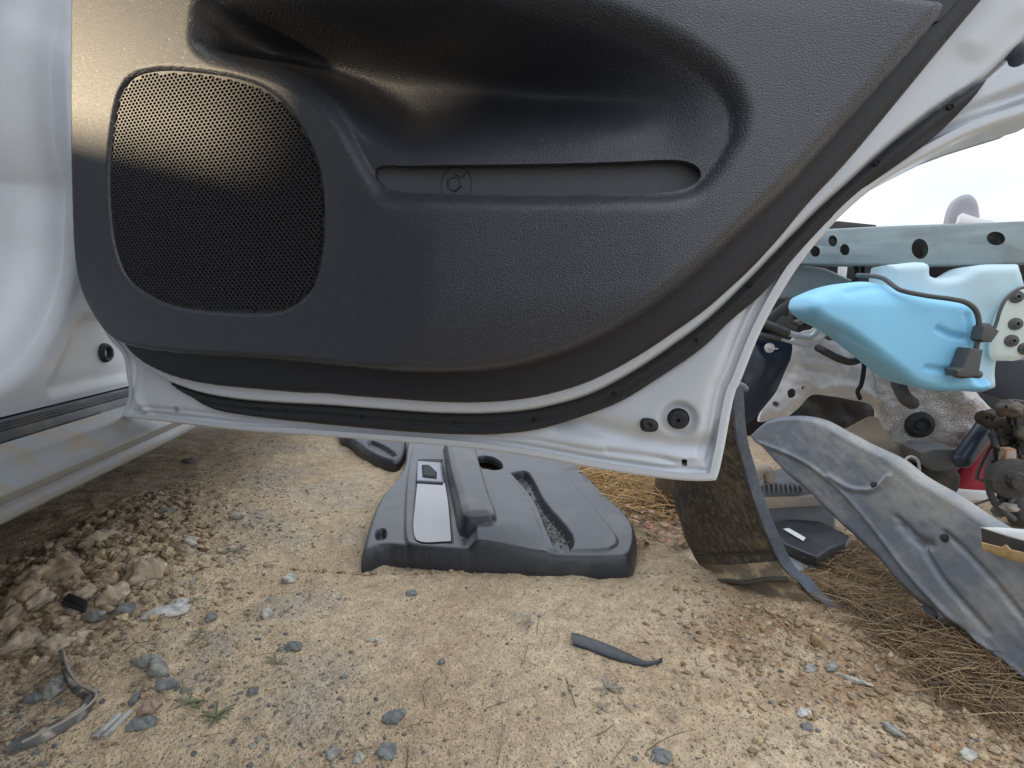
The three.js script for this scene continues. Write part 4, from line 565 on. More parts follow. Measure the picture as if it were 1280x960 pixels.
{ // muddy wheel arch liner standing on edge
  const o = thing('wheel_arch_liner', 'mud splashed black liner standing on edge in the sand right of the door corner', 'liner', null, ground(950, 745));
  const L = [[836, 560, 1.02], [838, 600, 1.01], [842, 625, 0.995], [850, 652, 0.98], [860, 680, 0.96], [872, 703, 0.94], [884, 726, 0.915], [896, 752, 0.89]].map(([x, y, d]) => at(x, y, d));
  const R = [[914, 484, 0.80], [918, 540, 0.81], [930, 590, 0.82], [944, 635, 0.82], [957, 668, 0.82], [972, 700, 0.82], [1002, 738, 0.805], [1038, 764, 0.785]].map(([x, y, d]) => at(x, y, d));
  const cl = new THREE.CatmullRomCurve3(L), cr = new THREE.CatmullRomCurve3(R), rows = [];
  for (let j = 0; j <= 70; j++) { const a = cl.getPoint(j / 70), b = cr.getPoint(j / 70), r = []; for (let i = 0; i <= 40; i++) { const t = i / 40, p = a.clone().lerp(b, t); const bow = Math.sin(t * Math.PI); p.x -= 0.018 * bow; p.z += 0.01 * bow; const s1 = Math.exp(-(((j - 45 - 2 * t) / 1.0) ** 2)), s2 = Math.exp(-(((j - 57 + 2 * t) / 1.4) ** 2)); p.z += 0.004 * s1 * -1 + 0.010 * s2; p.x += 0.003 * n3(t * 4, j * 0.12, 3) - 0.004 * s2; r.push(p); } rows.push(r); }
  part(o, 'shell', loft(rows, 3), mat.muddy);
  for (const [j0, dj, r] of [[45, 2, 0.0022], [57, -2, 0.0045]]) part(o, 'seam_rib', capTube([1, 8, 16, 24, 32, 39].map((i) => { const p = rows[Math.round(j0 + dj * i / 40)][i].clone(); p.z += 0.002; return p; }), r, 30, 7), mat.muddy);
  { const mud = loft(rows.slice(50).map((r) => r.map((p, i) => V3(p.x, p.y, p.z + 0.0022 + 0.0012 * n3(p.x * 60, p.y * 60, 2)))), 3); part(o, 'dried_mud', mud, mat.driedMud).userData.label = 'sandy crust on the foot of the liner'; }
  const fr = []; cr.getPoints(60).forEach((p, j) => { const t = j / 60, nx = mix(0.017, 0.024, t) * (1 + 0.25 * Math.exp(-(((t - 0.80) / 0.03) ** 2))); const jog = 0.006 * sm(0.78, 0.81, t); fr.push([[0.0, 0.012], [0, 0.0], [0.10, -0.002], [0.9, -0.003], [1, 0.0], [1.02, 0.010]].map(([q, z]) => V3(p.x + q * nx + jog, p.y + 0.004 * n3(t * 9, 2, 1) , p.z + 0.004 - z * 1.0))); });
  part(o, 'edge_flange', loft(fr, 3), mat.blueEdge).userData.label = 'smooth blue grey rim of the liner';
  part(o, 'rim_tip', merge([capTube([at(915, 492, 0.80), at(918, 484, 0.80), at(925, 482, 0.80), at(931, 486, 0.80)], 0.006, 14)]), mat.blueEdge);
}
let globalLF;
{ // big grey liner sweeping down to the lower right
  const o = thing('fender_liner', 'large dusty grey moulded fender liner sloping to the lower right edge', 'liner', null, at(1160, 720, 0.9).setY(0));
  const LF = triFr(at(960, 532, 1.16), at(1290, 870, 0.585), at(1150, 765, 0.735));
  const lp = polyPx(LF, [[936, 545, 1], [950, 532], [962, 524], [994, 519], [1025, 523], [1055, 538], [1085, 554], [1126, 574], [1152, 594], [1194, 618], [1231, 643], [1260, 660], [1330, 700, 1], [1400, 980, 1], [1310, 900], [1280, 872, 1], [1272, 851], [1250, 829], [1224, 812], [1204, 789], [1188, 783], [1165, 778], [1168, 768], [1150, 756], [1122, 731], [1098, 702], [1070, 675], [1047, 654], [1025, 633], [1010, 617], [980, 592], [961, 572]], 0.0, true, 5);
  const r1 = linePx(LF, [[938, 551], [955, 556], [1010, 580], [1060, 620], [1100, 668], [1150, 730], [1210, 790], [1290, 850]], 0), r2 = linePx(LF, [[1126, 648], [1150, 672], [1180, 720], [1240, 790]], 0), r3 = linePx(LF, [[1130, 656], [1145, 672], [1168, 682]], 0), r4 = linePx(LF, [[1040, 596], [1070, 612], [1098, 612], [1116, 596]], 0), r5 = linePx(LF, [[1186, 666], [1212, 690], [1250, 730], [1290, 780]], 0), r6 = linePx(LF, [[1000, 545], [1050, 560], [1110, 600], [1170, 640]], 0);
  const lowSide = new Poly([...r1, LF.uv(1320, 900), LF.uv(900, 900)]);
  const e = (l, u, v, s) => Math.exp(-((lineDist(l, u, v) / s) ** 2));
  part(o, 'shell', relief(LF, { poly: lp, cell: 0.0032, skirt: 0.006, back: true, h: (u, v) => { const d = -lp.sd(u, v); const fl = lowSide.sd(u, v); return 0.008 * sm(0, 0.012, d) - 0.004 * sm(0.002, -0.004, fl) + 0.004 * e(r1, u, v, 0.004) - 0.007 * e(r2, u, v, 0.004) - 0.008 * e(r3, u, v, 0.006) + 0.005 * e(r4, u, v, 0.004) - 0.006 * e(r5, u, v, 0.003)  + 0.0022 * fbm(u * 5, v * 5, 1.7, 3) + 0.0008 * fbm(u * 40, v * 40, 3.7, 2) - 0.006 * Math.pow(1 - clamp(d / 0.003), 2); } }), mat.linerGrey);
  for (const [x, y] of [[1092, 606], [1180, 672]]) part(o, 'push_pin', lathe(LF, ...LF.uv(x, y, 0.01), 0.010, [[0.0001, 0.003], [0.003, 0.003], [0.0055, 0.001], [0.006, -0.002]], 14), mat.rubber);
  globalLF = LF;
  const cp = LF.uv(1160, 770, 0.0); part(o, 'clip', plate(LF, [[1150, 757], [1168, 752], [1178, 764], [1164, 776]], { w: -0.006, depth: 0.006, bevel: 0.001 }), mat.blueEdge);
}
{ // plastic pieces between the two liners
  const o = thing('air_filter_box', 'ribbed dusty grey plastic box between the two fallen liners', 'plastic box', null, ground(980, 650)), F1 = wallFr(at(930, 600, 1.12), at(1040, 600, 1.05));
  part(o, 'housing', plate(F1, [[930, 610], [990, 602], [1030, 616], [1045, 640], [1045, 672], [930, 672]], { depth: 0.10, bevel: 0.006, seg: 3 }), mat.greyPl);
  part(o, 'lip', plate(F1, [[930, 624], [1030, 620], [1034, 632], [930, 638]], { w: 0.014, depth: 0.012, bevel: 0.003 }), mat.tan);
  for (let i = 0; i < 9; i++) part(o, 'rib', plate(F1, [[953 + i * 6, 604 + i * 0.6], [956 + i * 6, 604 + i * 0.6], [957 + i * 6, 616], [954 + i * 6, 616]], { w: 0.012, depth: 0.014, bevel: 0.001 }), mat.greyPl);
  part(o, 'spout', capTube([at(946, 596, 1.1), at(950, 588, 1.1), at(958, 588, 1.1), at(962, 600, 1.1)], 0.012, 20), mat.tan);
  const c = thing('plastic_cover', 'flat black plastic cover with a pale sticker lying beside the straw', 'cover', null, ground(1010, 685)), F2 = triFr(at(965, 672, 0.98), at(1040, 690, 0.90), at(1058, 668, 0.98));
  part(c, 'plate', plate(F2, [[960, 657], [985, 649], [1020, 648], [1062, 669], [1056, 676], [1036, 684], [1021, 695], [1008, 691], [980, 679]], { depth: 0.014, bevel: 0.004, seg: 3 }), mat.trimGrey);
  part(c, 'sticker', plate(F2, [[979, 661], [986, 660], [1007, 672], [1004, 676]], { w: 0.0035, depth: 0.001, bevel: 0 }), mat.white);
  const c2 = thing('plastic_sheet', 'dusty grey sheet half buried under the black plastic cover', 'sheet', null, ground(1000, 700)), F3 = triFr(at(975, 700, 0.93), at(1000, 713, 0.89), at(1060, 680, 0.95));
  part(c2, 'plate', plate(F3, [[962, 672], [1000, 700], [1044, 682], [1062, 672], [1060, 678], [1000, 714], [984, 708]], { depth: 0.006, bevel: 0.002 }), mat.greyPl);
  const b = thing('brown_drum', 'brown rusty curved drum behind the muddy liner under the door corner', 'drum', null, ground(828, 650)), bl = [];
  for (let j = 0; j <= 12; j++) { const r = []; for (let i = 0; i <= 24; i++) { const a = -Math.PI * 0.1 + i / 24 * Math.PI * 1.2, p = at(830, 650, 1.2); r.push(V3(p.x - 0.035 * Math.sin(a) * (1 + 0.15 * Math.sin(j / 12 * 3.1)) + 0.01 + j * 0.0018, 0.0 + j / 12 * 0.2, p.z + 0.06 * Math.cos(a))); } bl.push(r); }
  part(b, 'shell', loft(bl, 2), M({ map: again(dusty([0.10, 0.066, 0.040], [0.16, 0.12, 0.08], 0.7, 161), 2), roughness: 0.7, side: THREE.DoubleSide }));
  const bp = thing('black_plastic_scrap', 'crumpled black plastic scrap in the shade behind the door corner', 'plastic scrap', null, ground(800, 605)), F4 = triFr(at(770, 600, 1.6), at(830, 606, 1.55), at(815, 575, 1.75)), bpp = polyPx(F4, [[762, 575], [790, 566], [850, 566], [850, 606], [812, 607], [790, 600]], 0);
  part(bp, 'sheet', relief(F4, { poly: bpp, cell: 0.008, skirt: 0.004, h: (u, v) => 0.03 * fbm(u * 9, v * 9, 1.9, 3) }), mat.rubber);
  const w = thing('metal_bracket', 'folded white metal bracket with a rusty orange edge at the right edge', 'bracket', null, globalLF.px(1260, 690, 0.03)), b1 = globalLF.px(1226, 672, 0.06), b2 = globalLF.px(1300, 690, 0.06), F5 = wallFr(b1, b2), F6 = triFr(F5.px(1225, 659), F5.px(1310, 683), F5.px(1310, 664).add(V3(0, 0.0, -0.05)));
  part(w, 'top', plate(F6, [[1225, 659], [1250, 659], [1310, 664], [1310, 684], [1260, 670]], { depth: 0.002, bevel: 0.0008 }), mat.white);
  part(w, 'side', plate(F5, [[1226, 660], [1260, 671], [1310, 684], [1310, 708], [1250, 693], [1228, 685]], { w: -0.03, depth: 0.002, bevel: 0.0008 }), mat.darkMetal);
  part(w, 'edge', plate(F5, [[1226, 678], [1250, 684], [1256, 681], [1262, 687], [1310, 698], [1310, 712], [1250, 696], [1228, 688]], { w: 0.002, depth: 0.002, bevel: 0.0008 }), M({ map: again(dusty([0.52, 0.36, 0.16], [0.25, 0.14, 0.06], 0.7, 171), 6), roughness: 0.8 }));
}
// ---------- stones, clods, litter, straw ----------
function rockGeo(seed, det = 3, flat = 0.7, rough = 0.35) {
  reseed(seed); const g0 = new THREE.IcosahedronGeometry(1, det); g0.deleteAttribute('normal'); g0.deleteAttribute('uv'); const g = BGU.mergeVertices(g0), P = g.attributes.position, cuts = [];
  for (let i = 0; i < 9; i++) { const d = V3(rr(-1, 1), rr(-1, 1), rr(-1, 1)).normalize(); cuts.push([d, rr(0.55, 0.85)]); }
  const z = rr(0, 90);
  for (let i = 0; i < P.count; i++) { const p = V3().fromBufferAttribute(P, i); for (const [d, c] of cuts) { const k = p.dot(d); if (k > c) p.addScaledVector(d, (c - k) * 0.9); } p.multiplyScalar(1 + rough * fbm(p.x * 1.6 + z, p.y * 1.6, p.z * 1.6, 4)); p.y *= flat; P.setXYZ(i, p.x, p.y, p.z); }
  const uvA = new Float32Array(P.count * 2); for (let i = 0; i < P.count; i++) { uvA[2 * i] = P.getX(i) * 0.5 + P.getY(i) * 0.3; uvA[2 * i + 1] = P.getZ(i) * 0.5 + P.getY(i) * 0.4; }
  g.setAttribute('uv', new THREE.BufferAttribute(uvA, 2)); g.computeVertexNormals(); return g;
}
function clodGeo(seed, det) { const g = rockGeo(seed, det, 0.8, 0.5), P = g.attributes.position; for (let i = 0; i < P.count; i++) { const p = V3().fromBufferAttribute(P, i), k = 1 + 0.16 * Math.abs(n3(p.x * 5 + seed, p.y * 5, p.z * 5)) + 0.10 * n3(p.x * 11, p.y * 11, p.z * 11 + seed) + 0.05 * n3(p.x * 23, p.y * 23, p.z * 23); P.setXYZ(i, p.x * k, p.y * k, p.z * k); } g.computeVertexNormals(); return g; }
const rockTex = tex(256, (x, y) => { const f = tfbm(x, y, 6, 201, 6), k = 0.72 + 0.45 * (f - 0.3) + (hsh(Math.floor(x * 128), Math.floor(y * 128), 9) > 0.9 ? -0.16 : 0); return [k, k, k * 0.98]; }, true, 1);
const rm = (r, g, b) => M({ color: lin(r, g, b), map: rockTex, bumpMap: again(T.rough, 1), bumpScale: 0.0012, roughness: 0.92 });
const RM = { grey: rm(0.38, 0.37, 0.34), dark: rm(0.26, 0.265, 0.265), pale: rm(0.60, 0.57, 0.50), pink: rm(0.52, 0.36, 0.28), clod: rm(0.62, 0.475, 0.32), clod2: rm(0.68, 0.54, 0.39), orange: rm(0.50, 0.34, 0.19), white: rm(0.72, 0.70, 0.66) };
const RG = [11, 12, 13, 14, 15, 16].map((s) => rockGeo(s)), CG = [31, 32, 33, 34].map((s) => clodGeo(s, 5));
{ // single stones and clods one can point to: photograph pixel, size in metres (half width, half depth, half height), turn
  const put = (name, geo, m, x, y, a, b, c, turn, label, cat, group) => { const o = mesh(name, geo, m), p = onG(x, y); o.position.set(p.x, p.y + c * 0.35, p.z); o.scale.set(a, c / 0.7, b); o.rotation.y = turn; return tag(o, label, cat, group); };
  const S = [
    [0, 'white', 208, 768, 0.034, 0.016, 0.010, 0.6, 'long pale white stone alone at the foot of the clod heap'],
    [1, 'white', 226, 757, 0.013, 0.010, 0.009, 0.2, 'small pale stone touching the upper end of the long white stone'],
    [2, 'grey', 186, 830, 0.020, 0.012, 0.010, 0.3, 'grey elongated stone at the top of the small stone group'],
    [3, 'grey', 198, 842, 0.016, 0.014, 0.013, 0.9, 'pale grey angular stone in the middle of the small stone group'],
    [4, 'dark', 206, 859, 0.015, 0.009, 0.008, 0.1, 'blue grey stone at the bottom of the small stone group'],
    [5, 'pink', 186, 888, 0.013, 0.010, 0.010, 0.4, 'pinkish stone near the bottom left above a dark slate'],
    [0, 'dark', 177, 908, 0.016, 0.009, 0.008, 0.5, 'dark slate grey stone beside the white plastic slivers'],
    [1, 'dark', 168, 876, 0.005, 0.013, 0.005, 0.2, 'small narrow dark stone standing above the pink stone'],
    [2, 'grey', 120, 774, 0.016, 0.010, 0.010, 0.4, 'rounded grey stone right of the black shard'],
    [3, 'dark', 157, 766, 0.020, 0.011, 0.010, 0.7, 'speckled blue grey stone between the shard and the long white stone'],
    [4, 'grey', 91, 768, 0.013, 0.009, 0.008, 0.4, 'greenish grey stone half under the black shard'],
    [5, 'grey', 62, 870, 0.014, 0.010, 0.010, 0.2, 'grey stone left of the bent trim strip'],
    [0, 'grey', 72, 856, 0.010, 0.008, 0.008, 0.9, 'smaller grey stone touching the bent trim strip'],
    [1, 'dark', 40, 876, 0.014, 0.008, 0.006, 0.1, 'flat dark stone left of the grey pair by the bent strip'],
    [2, 'grey', 113, 868, 0.012, 0.008, 0.006, 0.3, 'flat grey stone inside the corner of the bent trim strip'],
    [3, 'pale', 362, 726, 0.018, 0.011, 0.008, 0.3, 'pale flat stone out on the sand left of the fallen trim panel'],
    [4, 'pale', 333, 771, 0.010, 0.009, 0.011, 0.3, 'small pale upright stone on the gravel in mid ground'],
    [5, 'dark', 263, 774, 0.010, 0.008, 0.007, 1.2, 'dark speckled stone right of the long white stone'],
    [0, 'dark', 367, 810, 0.012, 0.010, 0.007, 0.4, 'dark pebble cluster stone on the middle sand'],
    [1, 'dark', 316, 868, 0.008, 0.006, 0.007, 0.4, 'blue grey pebble left on the lower sand'],
    [2, 'dark', 494, 898, 0.014, 0.013, 0.007, 0.8, 'dark blue gravel lump at the bottom middle left'],
    [3, 'dark', 483, 942, 0.016, 0.011, 0.006, 0.2, 'dark blue gravel lump at the bottom edge'],
    [4, 'grey', 415, 945, 0.009, 0.008, 0.006, 0.4, 'light grey pebble at the bottom edge left of the gravel lump'],
    [5, 'pale', 448, 950, 0.007, 0.006, 0.006, 0.1, 'rounded cream pebble at the bottom edge'],
    [0, 'dark', 514, 743, 0.010, 0.010, 0.005, 0.9, 'dark blue stone just in front of the fallen trim panel'],
    [1, 'dark', 552, 829, 0.007, 0.005, 0.004, 0.9, 'lone dark pebble on the middle of the sand'],
    [2, 'pale', 466, 801, 0.010, 0.006, 0.003, 0.3, 'flat whitish stone half sunk in the middle sand'],
    [3, 'orange', 1021, 806, 0.013, 0.011, 0.012, 0.5, 'orange brown stone in the shade right of the muddy liner'],
    [4, 'grey', 1012, 838, 0.013, 0.008, 0.006, 0.2, 'bluish stone left of the pale chip on the right ground'],
    [5, 'white', 1004, 892, 0.010, 0.006, 0.004, 0.2, 'bright white stone chip on the sand at the lower right'],
    [0, 'dark', 1008, 911, 0.008, 0.006, 0.005, 0.6, 'small dark blue pebble below the white chip'],
    [1, 'grey', 1040, 836, 0.012, 0.007, 0.006, 0.4, 'grey flat chip beside the bluish stone on the right ground'],
    [2, 'pale', 1070, 853, 0.022, 0.006, 0.005, -0.6, 'long thin pale chip pointing down the reddish soil'],
    [3, 'grey', 1116, 915, 0.010, 0.014, 0.005, 0.5, 'pale grey slab on the reddish soil at the lower right'],
    [4, 'pale', 1208, 946, 0.014, 0.008, 0.006, 0.1, 'pale stone at the lower right corner'],
    [5, 'dark', 824, 946, 0.012, 0.010, 0.005, 0.1, 'dark grey stone at the bottom edge right of centre'],
    [0, 'dark', 236, 578, 0.026, 0.013, 0.010, 0.3, 'dark blue grey stone under the door beside the sill'],
    [1, 'grey', 205, 642, 0.024, 0.013, 0.009, 0.1, 'flat grey stone right of the sill near the heap'],
    [2, 'pale', 298, 647, 0.018, 0.012, 0.008, 0.5, 'flat buff stone on the far sand left of the trim panel'],
    [3, 'pale', 238, 680, 0.018, 0.013, 0.010, 0.6, 'buff stone on the gravel right of the clod heap'],
    [4, 'grey', 240, 730, 0.007, 0.006, 0.006, 0.6, 'tiny round cream pebble above the long white stone'],
  ];
  S.forEach(([g, m, x, y, a, b, c, t, label]) => put('stone', RG[g], RM[m], x, y, a, b, c, t, label, 'stone', 'single stones on the dirt'));
  const C = [[72, 722, 0.040, 'big crumbly clod behind the black shard'], [127, 683, 0.032, 'pale clod at the top of the heap in the sill shade'], [44, 730, 0.030, 'clod left of the biggest clod'], [28, 750, 0.026, 'rounded clod near the left edge above the shard'], [48, 752, 0.022, 'clod between the left edge clod and the shard'], [180, 725, 0.034, 'broad flat clod on the right slope of the heap'], [70, 708, 0.026, 'clod on the crest of the heap'], [138, 752, 0.028, 'clod right of the black shard'], [106, 744, 0.020, 'clod just above the black shard'], [12, 775, 0.028, 'clod cut by the left edge of the picture'], [66, 812, 0.022, 'clod above the bent trim strip'], [150, 700, 0.020, 'small clod on the upper right of the heap'], [196, 705, 0.016, 'small clod far right on the heap'], [20, 812, 0.024, 'dark clod at the left edge below the heap'], [222, 742, 0.011, 'small clod beside the long white stone'], [36, 800, 0.020, 'clod low on the left of the heap'], [100, 800, 0.018, 'clod below the rounded grey stone']];
  C.forEach(([x, y, r, label], i) => put('clod', CG[i % 4], i % 3 ? RM.clod2 : RM.clod, x, y, r, r * 0.75, r * 0.62, i * 1.3, label, 'clod', 'earth clods of the heap'));
}
{ // gravel and crumbs nobody could count
  const scatter = (name, label, geos, mats, n, place, size) => geos.forEach((g, gi) => {
    const k = Math.ceil(n / geos.length), im = new THREE.InstancedMesh(g, mats[gi % mats.length], k), m4 = new THREE.Matrix4(), col = new THREE.Color();
    for (let i = 0; i < k; i++) { const [x, z] = place(), s = size(x, z), e = new THREE.Euler(rr(-0.4, 0.4), rr(0, 6.28), rr(-0.4, 0.4)); m4.compose(V3(x, groundH(x, z) + s * 0.12, z), new THREE.Quaternion().setFromEuler(e), V3(s * rr(0.7, 1.3), s * rr(0.6, 1), s * rr(0.7, 1.2))); im.setMatrixAt(i, m4); const c = rr(0.65, 1.2); im.setColorAt(i, col.setRGB(c, c * rr(0.94, 1.02), c * rr(0.88, 1.02))); }
    im.name = numbered(name); im.castShadow = im.receiveShadow = true; im.userData.kind = 'stuff'; im.userData.label = label; scene.add(im);
  });
  const low = [51, 52, 53].map((s) => rockGeo(s, 1)), pick = (f) => () => { for (let t = 0; t < 60; t++) { const x = rr(-0.95, 1.05), z = -0.45 - 1.75 * Math.pow(rnd(), 1.6); if (rnd() < f(x, z)) return [x, z]; } return [rr(-0.5, 0.5), -0.9]; };
  reseed(900);
  const gravelD = (x, z) => { const px = 640 + 640 * x / -z; return clamp(0.10 + 0.8 * sm(620, 200, px) * sm(-0.25, 0.4, fbm(x * 6.5 + 3, z * 6.5, 2.7, 4) + 0.15) + 0.25 * damp(x, z)); };
  scatter('gravel', 'mixed fine gravel strewn over the dirt', low, [RM.dark, RM.grey, RM.pale, RM.grey], 4200, pick(gravelD), (x, z) => (0.0011 + 0.0042 * Math.pow(rnd(), 3.2)) * (640 + 640 * x / -z > 420 ? 0.7 : 1));
  scatter('gravel', 'pinkish and buff pebbles strewn over the dirt', low, [RM.pink, RM.clod2, RM.clod], 6500, pick((x, z) => clamp(gravelD(x, z) + 0.1)), () => 0.0009 + 0.0034 * Math.pow(rnd(), 3));
  scatter('sand_grains', 'coarse sand grains over the dirt', low.slice(0, 2), [RM.dark, RM.clod2], 14000, pick(() => 0.5), () => rr(0.0005, 0.0013));
  scatter('earth_crumbs', 'crumbly earth of the heap beside the sill', CG.slice(0, 3).map((g, i) => clodGeo(61 + i, 3)), [RM.clod, RM.clod2, RM.clod], 3800, pick((x, z) => Math.pow(heapAmt(x, z), 1.3)), (x, z) => (0.0022 + 0.012 * Math.pow(rnd(), 2.6)) * (0.35 + 0.65 * sm(0.2, 0.8, heapAmt(x, z))));
  scatter('earth_crumbs', 'damp reddish crumbs under the liners at the right', low, [RM.clod, RM.orange, RM.clod], 2600, pick((x, z) => Math.pow(damp(x, z), 1.5)), () => 0.0015 + 0.005 * Math.pow(rnd(), 2.5));
}
// straw, pine needles, leaves
function blades(name, label, n, place, len, rad, colors, lift) {
  const mats = colors.map((c) => M({ color: lin(...c), roughness: 0.85, side: THREE.DoubleSide })), per = mats.map(() => []);
  for (let i = 0; i < n; i++) {
    const [x, z, h] = place(), L = len() , a = rr(0, 6.28), t = rr(-0.25, 0.3), b = rr(-0.3, 0.3), y = groundH(x, z) + h, p = [];
    for (let k = 0; k <= 3; k++) { const q = k / 3 - 0.5; p.push(V3(x + Math.cos(a) * q * L - Math.sin(a) * b * L * (q * q), y + t * q * L + lift * (0.25 - q * q) * L, z + Math.sin(a) * q * L + Math.cos(a) * b * L * q * q)); }
    const g = new THREE.TubeGeometry(new THREE.CatmullRomCurve3(p), 4, rad * rr(0.6, 1.3), 3); per[i % mats.length].push(g);
  }
  mats.forEach((m, i) => { const o = mesh(name, BGU.mergeGeometries(per[i]), m); o.userData.kind = 'stuff'; o.userData.label = label; });
}
{
  reseed(4242);
  const A = [[1050, 705], [1090, 730], [1120, 765], [1160, 800], [1200, 830], [1250, 850], [1020, 735], [1130, 800], [1190, 860], [1260, 885], [1080, 765], [1240, 815], [1090, 690], [1130, 725], [1180, 780]].map(([x, y]) => ground(x, y));
  const nearA = () => { const p = A[Math.floor(rnd() * A.length)]; return [p.x + 0.065 * (rnd() + rnd() - 1), p.z + 0.06 * (rnd() + rnd() - 1), rr(0, 0.028) * rnd()]; };
  blades('straw', 'matted brown straw under the sloping grey liner', 2600, nearA, () => rr(0.025, 0.10), 0.0006, [[0.36, 0.25, 0.135], [0.22, 0.145, 0.08], [0.13, 0.085, 0.05], [0.28, 0.18, 0.09]], 0.12);
  const B = [[752, 598], [775, 612], [795, 625], [745, 580], [800, 600], [760, 590], [815, 640], [765, 575]].map(([x, y]) => ground(x, y));
  blades('pine_needles', 'orange dry needles in a drift behind the fallen trim panel', 1300, () => { const p = B[Math.floor(rnd() * B.length)]; return [p.x + 0.10 * (rnd() + rnd() - 1), p.z + 0.13 * (rnd() + rnd() - 1), rr(0, 0.06) * rnd()]; }, () => rr(0.05, 0.14), 0.0011, [[0.52, 0.32, 0.13], [0.42, 0.25, 0.10], [0.58, 0.42, 0.20]], 0.12);
  blades('dry_stalks', 'thin dry stalks scattered over the sand', 70, () => { const p = ground(rr(120, 1150), rr(720, 955)); return [p.x, p.z, 0.0015]; }, () => rr(0.015, 0.06), 0.0006, [[0.42, 0.32, 0.2], [0.2, 0.14, 0.09]], 0.05);
  // leaf litter
  const leafMats = [[0.26, 0.15, 0.085], [0.17, 0.10, 0.065], [0.36, 0.24, 0.16], [0.40, 0.16, 0.10]].map((c) => M({ color: lin(...c), roughness: 0.8, side: THREE.DoubleSide })), per = leafMats.map(() => []);
  for (let i = 0; i < 230; i++) { const p = ground(rr(772, 880), rr(632, 690)), a = rr(0, 6.28), L = rr(0.012, 0.026), cu = rr(-0.6, 1.0), g = new THREE.PlaneGeometry(L, L * 0.45, 5, 3), P = g.attributes.position; for (let k = 0; k < P.count; k++) { const u = P.getX(k) / L, v = P.getY(k) / L; P.setXYZ(k, u * L, v * L * (1 - 3.4 * u * u), L * cu * (u * u + 2 * v * v)); } g.rotateX(-Math.PI / 2 + rr(-0.6, 0.6)); g.rotateY(a); g.translate(p.x, groundH(p.x, p.z) + rr(0.003, 0.03), p.z); g.computeVertexNormals(); per[i % 13 === 0 ? 3 : i % 3].push(g); }
  leafMats.forEach((m, i) => { const o = mesh('dead_leaves', BGU.mergeGeometries(per[i]), m); o.userData.kind = 'stuff'; o.userData.label = 'curled brown and reddish dead leaves at the foot of the muddy liner'; });
}
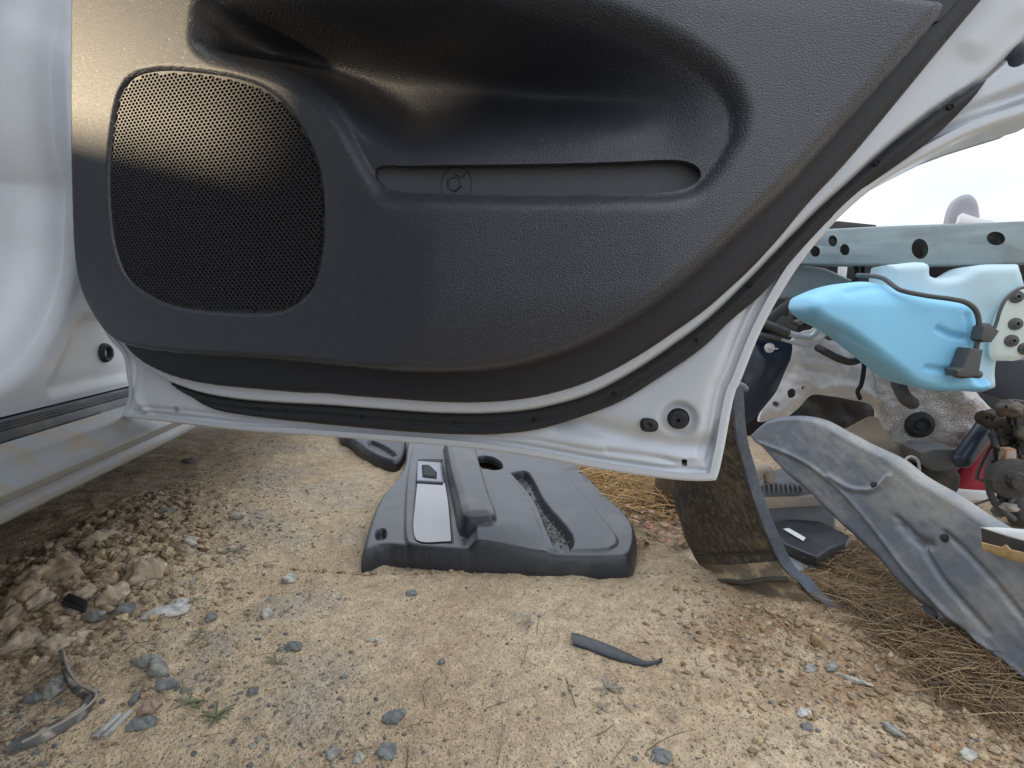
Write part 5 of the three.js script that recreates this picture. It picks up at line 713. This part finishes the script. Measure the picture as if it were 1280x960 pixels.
{ // scraps on the sand
  const G = (x, y, h = 0.004) => onG(x, y, h);
  const strip = thing('plastic_strip', 'curved black plastic strip with a sharp end lying alone on the sand', 'plastic strip', null, onG(770, 815));
  { const top = [[714, 795], [730, 799], [750, 806], [772, 815], [790, 824], [806, 831], [818, 831], [828, 826]], bot = [[716, 807], [732, 812], [752, 820], [775, 828], [794, 832], [807, 834], [819, 833], [828, 828]]; const rows = top.map((t, i) => { const a = G(...t, 0.006), b = G(...bot[i], 0.004); return [a.clone().setY(a.y - 0.004), a, a.clone().lerp(b, 0.5).add(V3(0, 0.0006, 0)), b, b.clone().setY(b.y - 0.004)]; }); part(strip, 'strip', loft(rows, 3), mat.trimGrey); }
  const shard = thing('plastic_shard', 'small folded black plastic shard among the clods', 'plastic shard', null, onG(92, 752));
  const F = triFr(G(76, 752, 0.035), G(108, 764, 0.03), G(90, 740, 0.055));
  part(shard, 'face', plate(F, [[78, 749], [86, 741], [108, 750], [105, 762], [92, 757]], { depth: 0.003, bevel: 0.0008 }), mat.rubber);
  part(shard, 'lip', plate(F, [[75, 753], [79, 750], [106, 762], [103, 766]], { w: 0.004, depth: 0.004, bevel: 0.001 }), mat.rubber);
  const bent = thing('trim_strip', 'bent black and grey trim strip curling round at the lower left', 'trim strip', null, onG(90, 885));
  const sp = (l, h, r) => capTube(l.map(([x, y]) => G(x, y, h)), r, 40, 8);
  part(bent, 'band', loft([[74, 822, 80, 824], [77, 836, 84, 838], [80, 850, 88, 852], [86, 862, 94, 862], [96, 872, 104, 870], [108, 879, 120, 880], [100, 894, 108, 898], [70, 912, 78, 918], [40, 926, 46, 934], [8, 938, 10, 946]].map(([a, b, c, d]) => { const p = G(a, b, 0.010), q = G(c, d, 0.010); return [p.clone().setY(p.y - 0.008), p, p.clone().lerp(q, 0.5).add(V3(0, 0.003, 0)), q, q.clone().setY(q.y - 0.008)]; }), 3), M({ map: again(dusty([0.05, 0.05, 0.055], [0.38, 0.34, 0.28], 1.0, 181), 5), roughness: 0.6, side: THREE.DoubleSide }));
  part(bent, 'edge', sp([[80, 823], [86, 845], [100, 866], [122, 880], [108, 897], [80, 914], [50, 930], [30, 940]], 0.012, 0.0016), mat.tan);
  const sl = [[[114, 926], [150, 895], [153, 898], [122, 926]], [[126, 926], [162, 892], [166, 893], [132, 926]]];
  sl.forEach((l, i) => { const p = l.map(([x, y]) => G(x, y, 0.006)), o = thing('plastic_sliver', ['wide white plastic sliver lying left of its thin twin', 'thin white plastic sliver lying right of a wider one'][i], 'plastic sliver', 'white slivers at the lower left', onG(140, 912)); part(o, 'sliver', loft([[p[0].clone().setY(p[0].y - 0.004), p[0], p[3], p[3].clone().setY(p[3].y - 0.004)], [p[1].clone().setY(p[1].y - 0.004), p[1], p[2], p[2].clone().setY(p[2].y - 0.004)]]), RM.white); });
  // little weeds
  reseed(321);
  const green = M({ color: lin(0.16, 0.165, 0.09), roughness: 0.75, side: THREE.DoubleSide }), olive = M({ color: lin(0.20, 0.19, 0.12), roughness: 0.8, side: THREE.DoubleSide }), greyW = M({ color: lin(0.26, 0.23, 0.18), roughness: 0.9, side: THREE.DoubleSide });
  const weed = (x, y, n, L, m, label) => { const o = thing('weed', label, 'weed', 'small weeds in the sand', onG(x, y)); for (let i = 0; i < n; i++) { const a = i / n * 6.28 + rr(-0.6, 0.6), l = L * rr(0.35, 1.0), g = new THREE.PlaneGeometry(l, l * 0.16, 6, 2), P = g.attributes.position; for (let k = 0; k < P.count; k++) { const u = P.getX(k) / l + 0.5, v = P.getY(k) / l; P.setXYZ(k, u * l, l * (0.35 * u - 0.3 * u * u) + 0.02 * l + Math.abs(v) * l * 0.8, v * l * Math.sin(Math.PI * Math.min(1, u * 0.95 + 0.08)) * 1.2); } g.rotateY(a); g.computeVertexNormals(); mesh('leaf', g, m, o); } };
  weed(268, 898, 11, 0.030, green, 'largest green weed on the sand at the lower left');
  weed(247, 796, 6, 0.024, olive, 'olive weed below the long white stone');
  weed(236, 880, 6, 0.026, green, 'small green weed left of the largest one');
  weed(246, 750, 6, 0.020, green, 'small green weed right of the long white stone');
  weed(514, 710, 7, 0.024, olive, 'pale weed at the near edge of the fallen trim panel');
  weed(292, 690, 7, 0.032, greyW, 'dried grey weed on the far sand left of the trim panel');
  weed(662, 778, 6, 0.022, greyW, 'dried seedling in the middle of the sand');
  weed(758, 862, 8, 0.026, greyW, 'dried grey weed below the curved black strip');
  weed(752, 886, 5, 0.020, greyW, 'withered seedling right below the dried grey weed');
  weed(356, 765, 5, 0.02, greyW, 'withered tuft on the gravel in mid ground');
  weed(345, 830, 6, 0.024, olive, 'flattened olive weed on the lower left sand');
}
renderer.render(scene, camera);
